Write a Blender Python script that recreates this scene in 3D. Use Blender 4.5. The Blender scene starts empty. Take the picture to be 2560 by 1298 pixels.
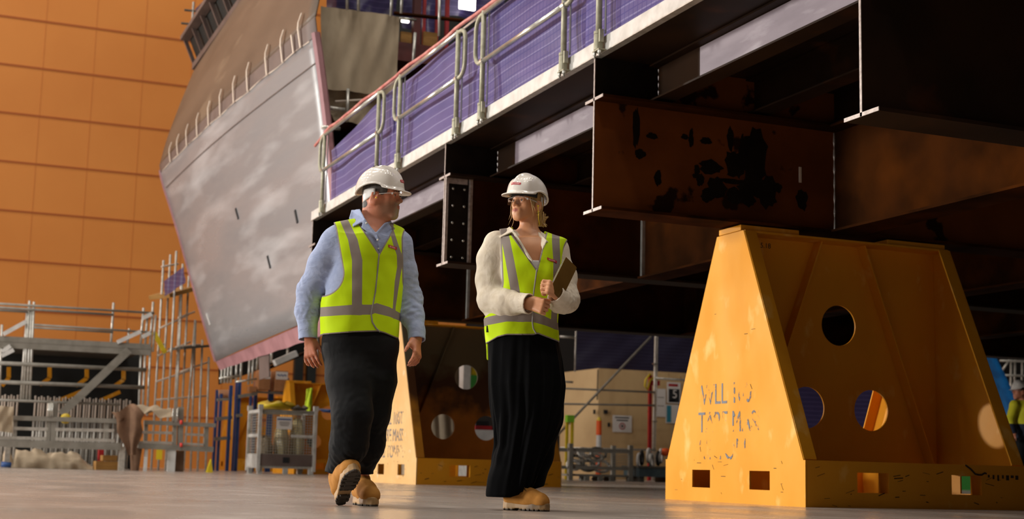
import bpy, math, random
import numpy as np
from mathutils import Vector, Matrix
random.seed(7)
SC = bpy.context.scene
COL = SC.collection
A = np.array
# ------------------------------------------------------------------ camera model (solved from the photograph's vanishing points)
CF, CP, CR, CYW, CH = 3566.9, 0.146156567, 0.0240853083, 0.394943676, 0.216
_cy, _sy = math.cos(CYW), math.sin(CYW)
FW0, RT0, UP0 = A([_sy, _cy, 0.]), A([_cy, -_sy, 0.]), A([0, 0, 1.])
FWD = FW0*math.cos(CP)+UP0*math.sin(CP)
_up = UP0*math.cos(CP)-FW0*math.sin(CP)
RGT = RT0*math.cos(CR)+_up*math.sin(CR)
UPV = _up*math.cos(CR)-RT0*math.sin(CR)
CAM = A([0, 0, CH])
def ray(x, y): return RGT*((x-1280)/CF)-UPV*((y-649)/CF)+FWD
def at(x, y, Y): d = ray(x, y); return CAM+d*(Y/d[1])            # point of a sight line at distance Y down the hall
def atx(x, y, X): d = ray(x, y); return CAM+d*(X/d[0])
def atz(x, y, z=0.): d = ray(x, y); return CAM+d*((z-CH)/d[2])
def atp(x, y, base, dy=0.):
    n = FW0; d = ray(x, y); return CAM+d*(((base-CAM)@n+dy)/(d@n))
# ------------------------------------------------------------------ materials
def lin(c):
    if isinstance(c, str):
        c = [int(c[i:i+2], 16)/255 for i in (0, 2, 4)]
        c = [v/12.92 if v <= .04045 else ((v+.055)/1.055)**2.4 for v in c]
    return (c[0], c[1], c[2], 1)
MATS = {}
def mat(name, c1, c2=None, rough=.55, metal=0., scale=3., detail=5., lo=.4, hi=.65, stretch=(1, 1, 1), bump=0., bscale=30., spec=.5,
        c3=None, s3=8., lo3=.62, hi3=.7, rvar=0., emit=0., alpha=1., coat=0., trans=0., distort=0., bstretch=None, attr=None, sheen=0.):
    """Principled material: two tones mixed by noise, an optional third tone for rust, scratches or dirt, optional bump.
    attr: list of (vertex attribute, colour) that override the colour where the attribute is above zero."""
    if name in MATS: return MATS[name]
    m = bpy.data.materials.new(name); m.use_nodes = True; MATS[name] = m
    nt = m.node_tree; N = nt.nodes; L = nt.links
    b = N['Principled BSDF']
    b.inputs['Roughness'].default_value = rough; b.inputs['Metallic'].default_value = metal
    b.inputs['Specular IOR Level'].default_value = spec
    if coat: b.inputs['Coat Weight'].default_value = coat; b.inputs['Coat Roughness'].default_value = .12
    if trans: b.inputs['Transmission Weight'].default_value = trans
    if sheen: b.inputs['Sheen Weight'].default_value = sheen
    b.inputs['Alpha'].default_value = alpha
    tc = N.new('ShaderNodeTexCoord'); mp = N.new('ShaderNodeMapping'); mp.inputs['Scale'].default_value = stretch
    L.new(tc.outputs['Object'], mp.inputs['Vector'])
    def noise(sc, det=detail, vec=None, dis=distort):
        n = N.new('ShaderNodeTexNoise'); n.inputs['Scale'].default_value = sc; n.inputs['Detail'].default_value = det
        n.inputs['Distortion'].default_value = dis
        L.new(vec or mp.outputs['Vector'], n.inputs['Vector']); return n.outputs['Fac']
    def mrange(v, a, c, t0=0., t1=1.):
        r = N.new('ShaderNodeMapRange'); r.inputs['From Min'].default_value = a; r.inputs['From Max'].default_value = c
        r.inputs['To Min'].default_value = t0; r.inputs['To Max'].default_value = t1
        L.new(v, r.inputs['Value']); return r.outputs['Result']
    def mix(f, x, y):
        k = N.new('ShaderNodeMix'); k.data_type = 'RGBA'
        L.new(f, k.inputs[0])
        for s, v in ((6, x), (7, y)):
            if hasattr(v, 'is_output'): L.new(v, k.inputs[s])
            else: k.inputs[s].default_value = lin(v)
        return k.outputs[2]
    out = None
    if c2 is not None:
        n1 = noise(scale); out = mix(mrange(n1, lo, hi), c1, c2)
        if rvar: L.new(mrange(n1, lo, hi, rough-rvar, rough+rvar), b.inputs['Roughness'])
    if c3 is not None:
        out = mix(mrange(noise(s3, 6.), lo3, hi3), out if out is not None else c1, c3)
    for nm, cc, *sf in (attr or []):
        a0, a1 = sf if sf else (-.0006, .0006)
        at_ = N.new('ShaderNodeAttribute'); at_.attribute_name = nm
        out = mix(mrange(at_.outputs['Fac'], a0, a1), out if out is not None else c1, cc)
    if out is not None: L.new(out, b.inputs['Base Color'])
    else: b.inputs['Base Color'].default_value = lin(c1)
    if emit:
        b.inputs['Emission Color'].default_value = lin(c1); b.inputs['Emission Strength'].default_value = emit
    if bump:
        bp = N.new('ShaderNodeBump'); bp.inputs['Strength'].default_value = 1.; bp.inputs['Distance'].default_value = bump
        v = None
        if bstretch:
            m2 = N.new('ShaderNodeMapping'); m2.inputs['Scale'].default_value = bstretch
            L.new(tc.outputs['Object'], m2.inputs['Vector']); v = m2.outputs['Vector']
        L.new(noise(bscale, 3., v, .6), bp.inputs['Height']); L.new(bp.outputs['Normal'], b.inputs['Normal'])
    return m
def worn(name, c, amount, scale=16.):
    """Stencilled paint with real gaps where it has rubbed off."""
    m = bpy.data.materials.new(name); m.use_nodes = True; MATS[name] = m
    nt = m.node_tree; N = nt.nodes; L = nt.links; b = N['Principled BSDF']
    b.inputs['Base Color'].default_value = lin(c); b.inputs['Roughness'].default_value = .6
    tc = N.new('ShaderNodeTexCoord'); n = N.new('ShaderNodeTexNoise'); n.inputs['Scale'].default_value = scale; n.inputs['Detail'].default_value = 6
    n2 = N.new('ShaderNodeTexNoise'); n2.inputs['Scale'].default_value = scale*.22; n2.inputs['Detail'].default_value = 1
    L.new(tc.outputs['Object'], n.inputs['Vector']); L.new(tc.outputs['Object'], n2.inputs['Vector'])
    a = N.new('ShaderNodeMath'); a.operation = 'ADD'; L.new(n.outputs['Fac'], a.inputs[0]); L.new(n2.outputs['Fac'], a.inputs[1])
    r = N.new('ShaderNodeMapRange'); r.inputs['From Min'].default_value = amount-.06; r.inputs['From Max'].default_value = amount+.06
    L.new(a.outputs[0], r.inputs['Value']); L.new(r.outputs['Result'], b.inputs['Alpha'])
    return m
def netting(name, c, c2, hole=.25, bands=70., grid=0.):
    """Debris netting: woven plastic that lets part of the light through, with paler woven bands."""
    m = bpy.data.materials.new(name); m.use_nodes = True; MATS[name] = m
    nt = m.node_tree; N = nt.nodes; L = nt.links; b = N['Principled BSDF']; out = N['Material Output']
    b.inputs['Roughness'].default_value = .35
    tc = N.new('ShaderNodeTexCoord'); w = N.new('ShaderNodeTexWave'); w.bands_direction = 'Z'; w.inputs['Scale'].default_value = bands*.05
    w.inputs['Distortion'].default_value = 1.2; w.inputs['Detail'].default_value = 1; w.inputs['Detail Scale'].default_value = .6
    L.new(tc.outputs['Object'], w.inputs['Vector'])
    r = N.new('ShaderNodeMapRange'); r.inputs['From Min'].default_value = .955; r.inputs['From Max'].default_value = 1.
    L.new(w.outputs['Fac'], r.inputs['Value'])
    n = N.new('ShaderNodeTexNoise'); n.inputs['Scale'].default_value = 3.; n.inputs['Detail'].default_value = 4
    L.new(tc.outputs['Object'], n.inputs['Vector'])
    k0 = N.new('ShaderNodeMix'); k0.data_type = 'RGBA'; k0.inputs[6].default_value = lin(c); k0.inputs[7].default_value = lin([v*.6 for v in lin(c)[:3]])
    L.new(n.outputs['Fac'], k0.inputs[0])
    k = N.new('ShaderNodeMix'); k.data_type = 'RGBA'; k.inputs[7].default_value = lin(c2)
    L.new(r.outputs['Result'], k.inputs[0]); L.new(k0.outputs[2], k.inputs[6])
    col = k.outputs[2]
    if grid:
        w2 = N.new('ShaderNodeTexWave'); w2.bands_direction = 'Y'; w2.inputs['Scale'].default_value = grid
        w3 = N.new('ShaderNodeTexWave'); w3.bands_direction = 'Z'; w3.inputs['Scale'].default_value = grid
        L.new(tc.outputs['Object'], w2.inputs['Vector']); L.new(tc.outputs['Object'], w3.inputs['Vector'])
        mx = N.new('ShaderNodeMath'); mx.operation = 'MAXIMUM'; L.new(w2.outputs['Fac'], mx.inputs[0]); L.new(w3.outputs['Fac'], mx.inputs[1])
        r2 = N.new('ShaderNodeMapRange'); r2.inputs['From Min'].default_value = .92; r2.inputs['From Max'].default_value = 1.; r2.inputs['To Max'].default_value = .7
        L.new(mx.outputs[0], r2.inputs['Value'])
        k3 = N.new('ShaderNodeMix'); k3.data_type = 'RGBA'; k3.inputs[7].default_value = lin('4A4694')
        L.new(r2.outputs['Result'], k3.inputs[0]); L.new(col, k3.inputs[6]); col = k3.outputs[2]
    L.new(col, b.inputs['Base Color'])
    t = N.new('ShaderNodeBsdfTransparent'); t.inputs['Color'].default_value = (.75, .72, .95, 1)
    tr = N.new('ShaderNodeBsdfTranslucent'); L.new(col, tr.inputs['Color'])
    m1 = N.new('ShaderNodeMixShader'); m1.inputs[0].default_value = .3
    L.new(b.outputs[0], m1.inputs[1]); L.new(tr.outputs[0], m1.inputs[2])
    m2 = N.new('ShaderNodeMixShader'); m2.inputs[0].default_value = hole
    L.new(m1.outputs[0], m2.inputs[1]); L.new(t.outputs[0], m2.inputs[2]); L.new(m2.outputs[0], out.inputs['Surface'])
    return m
def wiremesh(name, c, freq, thick=.8, axes='XZ'):
    """Welded wire: opaque wires, open squares between them."""
    m = bpy.data.materials.new(name); m.use_nodes = True; MATS[name] = m
    nt = m.node_tree; N = nt.nodes; L = nt.links; b = N['Principled BSDF']
    b.inputs['Base Color'].default_value = lin(c); b.inputs['Roughness'].default_value = .4; b.inputs['Metallic'].default_value = .5
    tc = N.new('ShaderNodeTexCoord'); prev = None
    for ax in axes:
        w = N.new('ShaderNodeTexWave'); w.bands_direction = ax; w.inputs['Scale'].default_value = freq
        L.new(tc.outputs['Object'], w.inputs['Vector'])
        if prev is None: prev = w.outputs['Fac']
        else:
            mx = N.new('ShaderNodeMath'); mx.operation = 'MAXIMUM'; L.new(prev, mx.inputs[0]); L.new(w.outputs['Fac'], mx.inputs[1]); prev = mx.outputs[0]
    r = N.new('ShaderNodeMath'); r.operation = 'GREATER_THAN'; r.inputs[1].default_value = thick
    L.new(prev, r.inputs[0]); L.new(r.outputs[0], b.inputs['Alpha'])
    return m
# ------------------------------------------------------------------ things
def sanit(o): return o
def thing(name, label, cat, loc=(0, 0, 0), rz=0., group=None, kind=None):
    o = bpy.data.objects.new(name, None); COL.objects.link(o)
    o.empty_display_size = .1
    o.location = loc; o.rotation_euler = (0, 0, rz); tag(o, label, cat, group, kind); return o
def tag(o, label=None, cat=None, group=None, kind=None):
    for k, v in (('label', label), ('category', cat), ('group', group), ('kind', kind)):
        if v: o[k] = v
    return o
def dup(root, loc, rz=None, label=None, group=None):
    r = root.copy(); COL.objects.link(r); r.location = loc
    if rz is not None: r.rotation_euler = (0, 0, rz)
    if label: r['label'] = label
    if group: r['group'] = group
    for ch in list(root.children):
        c = ch.copy(); COL.objects.link(c); c.parent = r
        for g in list(ch.children):
            d = g.copy(); COL.objects.link(d); d.parent = c
    return r
# ------------------------------------------------------------------ mesh builder
def norm(v): v = A(v, float); return v/(np.linalg.norm(v)+1e-12)
def frame(d, up=(0, 0, 1)):
    d = norm(d); u = A(up, float)
    if abs(d@u) > .98: u = A([0, 1., 0]) if abs(d[1]) < .9 else A([1., 0, 0])
    s = norm(np.cross(d, u)); return d, s, np.cross(s, d)
class MB:
    def __init__(self): self.v = []; self.f = []; self.mi = []; self.cur = 0
    def add(self, vs, fs):
        b = len(self.v); self.v += [tuple(map(float, p)) for p in vs]; self.f += [tuple(b+i for i in f) for f in fs]; self.mi += [self.cur]*len(fs); return self
    def boxb(self, x0, x1, y0, y1, z0, z1):
        vs = [(x, y, z) for z in (z0, z1) for y in (y0, y1) for x in (x0, x1)]
        return self.add(vs, [(0, 2, 3, 1), (4, 5, 7, 6), (0, 1, 5, 4), (2, 6, 7, 3), (0, 4, 6, 2), (1, 3, 7, 5)])
    def box(self, c, s): return self.boxb(c[0]-s[0]/2, c[0]+s[0]/2, c[1]-s[1]/2, c[1]+s[1]/2, c[2]-s[2]/2, c[2]+s[2]/2)
    def bar(self, p, q, w, h, up=(0, 0, 1)):
        p = A(p, float); q = A(q, float); d, s, u = frame(q-p, up)
        vs = [e+s*a*w/2+u*b*h/2 for e in (p, q) for a, b in ((-1, -1), (1, -1), (1, 1), (-1, 1))]
        return self.add(vs, [(0, 1, 2, 3), (7, 6, 5, 4)]+[(i, i+4, (i+1) % 4+4, (i+1) % 4) for i in range(4)])
    def tube(self, p, q, r, n=8, r2=None):
        p = A(p, float); q = A(q, float); d, s, u = frame(q-p); r2 = r if r2 is None else r2
        an = [2*math.pi*i/n for i in range(n)]
        vs = [p+(s*math.cos(a)+u*math.sin(a))*r for a in an]+[q+(s*math.cos(a)+u*math.sin(a))*r2 for a in an]
        return self.add(vs, [tuple(range(n))[::-1], tuple(range(n, 2*n))]+[(i, (i+1) % n, (i+1) % n+n, i+n) for i in range(n)])
    def path(self, pts, r, n=7, closed=False):
        P = [A(p, float) for p in pts]; m = len(P); rs = r if hasattr(r, '__len__') else [r]*m
        vs = []; fs = []; s = None
        for i in range(m):
            t = norm(P[(i+1) % m if closed else min(i+1, m-1)]-P[(i-1) % m if closed else max(i-1, 0)])
            if s is None: _, s, _u = frame(t)
            s = norm(s-t*(s@t)); u = np.cross(t, s)
            vs += [P[i]+(s*math.cos(2*math.pi*k/n)+u*math.sin(2*math.pi*k/n))*rs[i] for k in range(n)]
        for i in range(m if closed else m-1):
            j = (i+1) % m
            fs += [(i*n+k, i*n+(k+1) % n, j*n+(k+1) % n, j*n+k) for k in range(n)]
        if not closed: fs += [tuple(range(n))[::-1], tuple(range((m-1)*n, m*n))]
        return self.add(vs, fs)
    def prism(self, poly, ax, lo, hi):
        n = len(poly)
        def P(a, b, t): return (t, a, b) if ax == 'x' else (a, t, b) if ax == 'y' else (a, b, t)
        vs = [P(a, b, lo) for a, b in poly]+[P(a, b, hi) for a, b in poly]
        return self.add(vs, [tuple(range(n))[::-1], tuple(range(n, 2*n))]+[(i, (i+1) % n, (i+1) % n+n, i+n) for i in range(n)])
    def solid(self, face, d):
        """A polygon given in space, thickened by the vector d."""
        n = len(face); d = A(d, float)
        return self.add([A(p, float) for p in face]+[A(p, float)+d for p in face], [tuple(range(n))[::-1], tuple(range(n, 2*n))]+[(i, (i+1) % n, (i+1) % n+n, i+n) for i in range(n)])
    def grid(self, fn, nu, nv, wrap=False):
        vs = [fn(i/(nu if wrap else nu-1), j/(nv-1)) for i in range(nu) for j in range(nv)]
        fs = [(i*nv+j, ((i+1) % nu)*nv+j, ((i+1) % nu)*nv+j+1, i*nv+j+1) for i in range(nu if wrap else nu-1) for j in range(nv-1)]
        return self.add(vs, fs)
    def ball(self, c, r, n=10, sc=(1, 1, 1)):
        c = A(c, float); vs = [c+A([0, 0, r*sc[2]])]; fs = []
        m = n//2
        for j in range(1, m):
            t = math.pi*j/m
            vs += [c+A([r*sc[0]*math.sin(t)*math.cos(2*math.pi*i/n), r*sc[1]*math.sin(t)*math.sin(2*math.pi*i/n), r*sc[2]*math.cos(t)]) for i in range(n)]
        vs.append(c-A([0, 0, r*sc[2]])); e = len(vs)-1
        for i in range(n):
            k = (i+1) % n
            fs.append((0, 1+i, 1+k)); fs.append((e, e-n+k, e-n+i))
            for j in range(m-2): fs.append((1+j*n+i, 1+(j+1)*n+i, 1+(j+1)*n+k, 1+j*n+k))
        return self.add(vs, fs)
    def lathe(self, prof, c, n=16, axis=(0, 0, 1)):
        c = A(c, float); d, s, u = frame(axis)
        vs = [c+d*z+(s*math.cos(2*math.pi*i/n)+u*math.sin(2*math.pi*i/n))*r for r, z in prof for i in range(n)]
        m = len(prof)
        fs = [(j*n+i, j*n+(i+1) % n, (j+1)*n+(i+1) % n, (j+1)*n+i) for j in range(m-1) for i in range(n)]
        fs += [tuple(range(n))[::-1], tuple(range((m-1)*n, m*n))]
        return self.add(vs, fs)
    def ibeam(self, p, q, h, fw, tf, tw):
        """I-section from p to q; p and q lie on the underside centre line."""
        p = A(p, float); q = A(q, float); z = A([0, 0, 1.])
        self.bar(p+z*tf/2, q+z*tf/2, fw, tf); self.bar(p+z*(h-tf/2), q+z*(h-tf/2), fw, tf)
        return self.bar(p+z*h/2, q+z*h/2, tw, h-2*tf)
    def flat(self, outline, holes, t, o, ex, ey):
        """Plate with holes: outline and holes are 2D polygons in the frame (o, ex, ey), thickness t centred on it."""
        o, ex, ey = A(o, float), norm(ex), norm(ey); ez = np.cross(ex, ey)
        cu = bpy.data.curves.new('c', 'CURVE'); cu.dimensions = '2D'; cu.fill_mode = 'BOTH'; cu.extrude = t/2
        for pl in [outline]+holes:
            s = cu.splines.new('POLY'); s.points.add(len(pl)-1); s.use_cyclic_u = True
            for i, p in enumerate(pl): s.points[i].co = (p[0], p[1], 0, 1)
        self._curve(cu, lambda p: o+ex*p[0]+ey*p[1]+ez*p[2]); return self
    def text(self, body, size, fn, ext=.0008, sx=1., align='CENTER', spacing=1.):
        cu = bpy.data.curves.new('t', 'FONT'); cu.body = body; cu.size = size; cu.extrude = ext; cu.align_x = align; cu.space_character = spacing
        self._curve(cu, lambda p: fn(p[0]*sx, p[1], p[2])); return self
    def _curve(self, cu, fn):
        ob = bpy.data.objects.new('c', cu); COL.objects.link(ob); dg = bpy.context.evaluated_depsgraph_get()
        me = bpy.data.meshes.new_from_object(ob.evaluated_get(dg))
        vs = [fn(v.co) for v in me.vertices]; fs = [tuple(p.vertices) for p in me.polygons]
        bpy.data.objects.remove(ob); bpy.data.curves.remove(cu); bpy.data.meshes.remove(me)
        return self.add(vs, fs)
    def build(self, name, m, parent=None, smooth=False, bevel=0., solid=0., world=True, label=None, sub=0, kind=None):
        vs = self.v
        o = bpy.data.objects.new(name, None)
        if parent is not None and world:
            M = pmat(parent).inverted(); vs = [tuple(M @ Vector(p)) for p in vs]
        me = bpy.data.meshes.new(name); me.from_pydata(vs, [], self.f); me.validate(); me.update()
        bpy.data.objects.remove(o)
        o = bpy.data.objects.new(name, me); COL.objects.link(o)
        for mm in (m if isinstance(m, (list, tuple)) else [m]): me.materials.append(mm)
        if isinstance(m, (list, tuple)) and len(self.mi) == len(me.polygons): me.polygons.foreach_set('material_index', self.mi)
        if smooth: me.polygons.foreach_set('use_smooth', [True]*len(me.polygons))
        if parent is not None: o.parent = parent
        if solid: md = o.modifiers.new('s', 'SOLIDIFY'); md.thickness = solid; md.offset = 0
        if sub: md = o.modifiers.new('u', 'SUBSURF'); md.levels = md.render_levels = sub
        if bevel: md = o.modifiers.new('b', 'BEVEL'); md.width = bevel; md.segments = 2; md.limit_method = 'ANGLE'; md.angle_limit = .7
        if label: o['label'] = label
        if kind: o['kind'] = kind
        return o
def pmat(o):
    M = Matrix.LocRotScale(o.location, o.rotation_euler, o.scale)
    return pmat(o.parent) @ M if o.parent else M
def struct(name, mb, m, **k): o = mb.build(name, m, **k); o['kind'] = 'structure'; return o
def circ(cx, cy, r, n=28, ry=None): return [(cx+r*math.cos(2*math.pi*i/n), cy+(ry or r)*math.sin(2*math.pi*i/n)) for i in range(n)]
def rect(x0, x1, y0, y1): return [(x0, y0), (x1, y0), (x1, y1), (x0, y1)]
def one(name, mb, m, label, cat, group=None, **k): return tag(mb.build(name, m, **k), label, cat, group)
def wavy(a, b, c, d, amp, nu, nv, freq=5., seed=0., dirn=(0, 0, 0)):
    """A hanging or lying sheet between four corners with folds running down it."""
    a, b, c, d = (A(p, float) for p in (a, b, c, d)); dirn = A(dirn, float)
    def fn(u, v):
        p = (a*(1-u)+b*u)*(1-v)+(d*(1-u)+c*u)*v
        w = math.sin(u*freq*6.28+seed+1.3*math.sin(v*3+seed))*(.35+.65*v)+.6*math.sin(u*freq*2.7+v*4+seed*2)+.35*math.sin(u*freq*13+v*9+seed)
        return p+dirn*amp*w
    return MB().grid(fn, nu, nv)
# ------------------------------------------------------------------ palette
M_floor = mat('polished_concrete', 'ABA097', '968A80', rough=.27, scale=1.1, stretch=(1, .55, 1), rvar=.08, c3='BDB3AA', s3=2.3, lo3=.5, hi3=.75, spec=.5, bump=.0006, bscale=9)
M_orange = mat('orange_panel', 'DA8A40', 'D3823A', rough=.5, scale=.25, spec=.3)
M_joint = mat('orange_panel_joint', 'A8561A', rough=.7)
M_dark = mat('dark_cladding', '1A1512', '231C18', rough=.8, scale=.5)
M_roof = mat('roof_sheet', '6B665F', '5C5852', rough=.7, scale=.5)
M_yel = mat('yellow_paint', 'E39B25', 'DD9320', rough=.52, spec=.16, scale=2.2, stretch=(1, 1, .6), c3='EDB662', s3=5., lo3=.6, hi3=.74, rvar=.05, bump=.0005, bscale=5)
M_yelrim = mat('yellow_paint_edge', 'C98A22', '5B3A14', rough=.5, scale=40, lo=.58, hi=.66)
M_scuff = mat('scuff', '2A1608', '3A2412', rough=.8)
M_rust = mat('rusted_steel', '3A1C06', '241104', rough=.8, scale=1.6, c3='552A08', s3=1.1, lo3=.52, hi3=.72, rvar=.08, bump=.0008, bscale=14, spec=.04)
M_rust2 = mat('mill_scale_steel', '2C1C10', '1E130B', rough=.55, scale=1.4, c3='4A2810', s3=2.2, lo3=.6, hi3=.8, spec=.1)
M_rusto = mat('orange_rusted_web', '783F16', '52290D', rough=.7, scale=1.1, lo=.42, hi=.7, c3='2A1408', s3=2.6, lo3=.6, hi3=.63, spec=.1)
M_scale = mat('black_mill_scale', '1E1711', '16100C', rough=.5, scale=6, spec=.1)
M_bare = mat('ground_bare_steel', 'B4AAA4', '968C86', rough=.35, metal=.3, scale=30)
M_primer = mat('grey_primer_web', '8F8289', '7D7078', rough=.5, scale=3., stretch=(1, .5, 2), c3='A59AA0', s3=5, lo3=.55, hi3=.75)
M_galv = mat('galvanised_steel', 'CFCCC4', 'B7B4AB', rough=.33, metal=.5, scale=14)
M_galvw = mat('galvanised_plate', 'D2CFC9', 'BDBAB4', rough=.4, metal=.25, scale=7, detail=8)
M_post = mat('rail_post_galvanised', 'A4A08A', '939079', rough=.5, metal=.3, scale=20)
M_pipe = mat('bright_pipe', 'C9C8C0', 'B5B3AA', rough=.24, metal=.75, scale=12)
M_net = netting('purple_netting', '8478B8', 'A8A1D0', hole=.2, bands=60.)
M_netg = netting('purple_grid_netting', '8478B8', 'A29BCB', hole=.22, bands=60., grid=4.5)
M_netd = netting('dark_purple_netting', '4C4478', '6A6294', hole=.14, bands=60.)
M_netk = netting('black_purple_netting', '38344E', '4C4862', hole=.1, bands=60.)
M_pink = mat('pink_primer', 'A37478', '8E6266', rough=.6, scale=2.)
M_hose = mat('pink_hose', 'B25D57', 'C9837A', rough=.45, scale=9)
M_hull = mat('grey_hull_plate', '888789', '777678', rough=.36, scale=1.3, stretch=(1, .22, 1.5), c3='A6A6A8', s3=1.6, lo3=.5, hi3=.75, rvar=.09, spec=.6, bump=.003, bscale=1.3, bstretch=(1, .5, .9), lo=.35, hi=.7)
M_hullb = mat('brown_primed_plate', '625040', '544334', rough=.5, scale=1.2, stretch=(1, .3, 1.2), c3='6E5C4A', s3=1.6)
M_strip = mat('unpainted_seam_strip', '675751', '574843', rough=.55, scale=2.)
M_strap = mat('pale_strap', 'D8C8B8', rough=.6)
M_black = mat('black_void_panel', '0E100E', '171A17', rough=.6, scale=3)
M_tarp = mat('tan_canvas', 'B5A48C', '9E8D76', rough=.9, scale=2.4, stretch=(1, 1, .5), bump=.006, bscale=7, spec=.2)
M_tarpb = mat('brown_canvas', '8A6C56', '735846', rough=.9, scale=3., bump=.006, bscale=8, spec=.2)
M_grey = mat('grey_painted_steel', '8A857B', '7A756B', rough=.5, scale=5)
M_greyd = mat('dark_grey_steel', '5A564E', '4A463F', rough=.55, scale=5)
M_timber = mat('timber', 'A87B3C', '93682F', rough=.75, scale=2, stretch=(1, 1, 6))
M_ply = mat('plywood', 'C9A878', 'BA986A', rough=.7, scale=1.4, stretch=(1, 1, .5), c3='8F7048', s3=3.5, lo3=.68, hi3=.74)
M_blue = mat('blue_rack_paint', '2B4E86', '244478', rough=.45, scale=4)
M_white = mat('white_paint', 'D8D6D2', 'C8C6C2', rough=.5, scale=5)
M_red = mat('red_paint', 'A81C22', '8F171C', rough=.45, scale=5)
M_redd = mat('dark_red_primer', '5A1C18', '471512', rough=.55, scale=3)
M_card = mat('cardboard', 'A9744A', '9A683F', rough=.8, scale=5)
M_paper = mat('paper', 'D9D2CC', rough=.7)
M_teal = mat('teal_print', '2F7F95', rough=.6)
M_ink = mat('black_ink', '17171A', rough=.7)
M_wire = wiremesh('galvanised_wire', 'A9A69C', 5.5, .9, 'XZ')
M_wirey = wiremesh('galvanised_wire_side', 'A9A69C', 5.5, .9, 'YZ')
M_yplas = mat('yellow_plastic', 'DCC024', 'CDB01C', rough=.4, scale=5)
M_oplas = mat('orange_plastic', 'F0601C', 'E2551A', rough=.45, scale=5)
M_gplas = mat('green_plastic', '3D8C3A', rough=.45)
M_bplas = mat('blue_plastic_duct', '1E7FD0', '1668B2', rough=.35, scale=6)
M_hiviz = mat('hi_viz_cloth', 'C8E012', 'BCD410', rough=.75, scale=6, sheen=.2)
# ------------------------------------------------------------------ setting
fl = MB().boxb(-62, 46, -24, 60, -.2, 0)
struct('floor', fl, M_floor)
YW, XW = 46., 17.5
w = MB().boxb(-62, XW, YW, YW+.3, 0, 27); struct('wall_far', w, M_orange)
zs = [at(0, y, YW)[2] for y in (38.8, 158.6, 280, 402.7, 524.7, 648.6)]
dz = (zs[0]-zs[5])/5
j = MB()
for k in range(-4, 12):
    z = zs[0]+(k-1)*-dz+0*dz
    if .3 < z < 26.5: j.boxb(-40, XW, YW-.012, YW, z-.03, z+.03)
xs = [at(105, 200, YW)[0], at(356, 200, YW)[0]]; dx = (xs[1]-xs[0])/2
j2 = MB()
for k in range(-14, 12):
    x = xs[0]+k*dx
    if x < XW: j2.boxb(x-.012, x+.012, YW-.006, YW, 0, 27)
struct('trim_1', j, M_joint); struct('trim_2', j2, mat('orange_panel_edge', 'C9762C', rough=.6))
struct('wall_back', MB().boxb(XW, 46, YW+.05, YW+.35, 0, 27), M_dark)
struct('wall_right', MB().boxb(45.7, 46, -24, YW, 0, 27), M_dark)
struct('wall_left', MB().boxb(-62.3, -62, -24, YW, 0, 27), M_roof)
struct('wall_front', MB().boxb(-62, 46, -24.3, -24, 0, 27), M_roof)
struct('ceiling', MB().boxb(-62, 46, -24, 60, 27, 27.2), M_roof)
# ------------------------------------------------------------------ light
def area(name, loc, aim, sx, sy, power, col, spread=180):
    l = bpy.data.lights.new(name, 'AREA'); l.shape = 'RECTANGLE'; l.size = sx; l.size_y = sy; l.energy = power; l.color = col; l.spread = math.radians(spread)
    o = bpy.data.objects.new(name, l); COL.objects.link(o); o.location = loc
    o.rotation_euler = (Vector(aim)-Vector(loc)).to_track_quat('-Z', 'Y').to_euler(); return o
area('flood_light', (-17.5, 35.6, 5.1), (7., 10., 1.), 1.5, 1.1, 2000, (1., .95, .88), 112)
area('added_left_light', (-42., 13., 5.), (2.5, 7.4, 1.2), 8, 8, 6000, (1., .98, .95), 120)  # added soft light from the left; no door stands there
for ix, x in enumerate((-50, -40, -31, -23, -15, -8, -1)):
    for iy, y in enumerate((4, 12, 20, 28, 36)):
        area('high_bay_lamp', (x+.4*(iy % 2), y, 25.4), (x, y, 0), 1.6, 1., {4: 150, 12: 520, 20: 520, 28: 270, 36: 110}[y], (1., .94, .86))
for x, y in ((5, -5), (13, -5), (22, -4), (6, 4), (15, 5), (9, 13), (-3, -6)): area('high_bay_lamp', (x, y, 25.4), (x, y, 0), 1.6, 1., 620, (1., .94, .86))
for x in (-18, -10, -3, 4, 11): area('added_wall_light', (x, 42.6, 26.), (x, 43.4, 0), 2., .6, 560, (1., .92, .82))  # added unseen lights that make the far wall brighter towards its top
W = bpy.data.worlds.new('World'); SC.world = W; W.use_nodes = True
W.node_tree.nodes['Background'].inputs['Color'].default_value = (.6, .65, .75, 1); W.node_tree.nodes['Background'].inputs['Strength'].default_value = .05
# ------------------------------------------------------------------ camera
cd = bpy.data.cameras.new('camera'); cd.sensor_width = 36; cd.lens = CF/2560*36; cd.clip_start = .05; cd.clip_end = 300
cam = bpy.data.objects.new('camera', cd); COL.objects.link(cam)
R3 = Matrix((RGT, UPV, -FWD)).transposed()
cam.matrix_world = Matrix.Translation(CAM) @ R3.to_4x4()
cd.dof.use_dof = True; cd.dof.focus_distance = 7.85; cd.dof.aperture_fstop = 3.2
SC.camera = cam
SC.view_settings.view_transform = 'Standard'; SC.view_settings.look = 'None'; SC.view_settings.exposure = 0.; SC.view_settings.gamma = 1.
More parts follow.
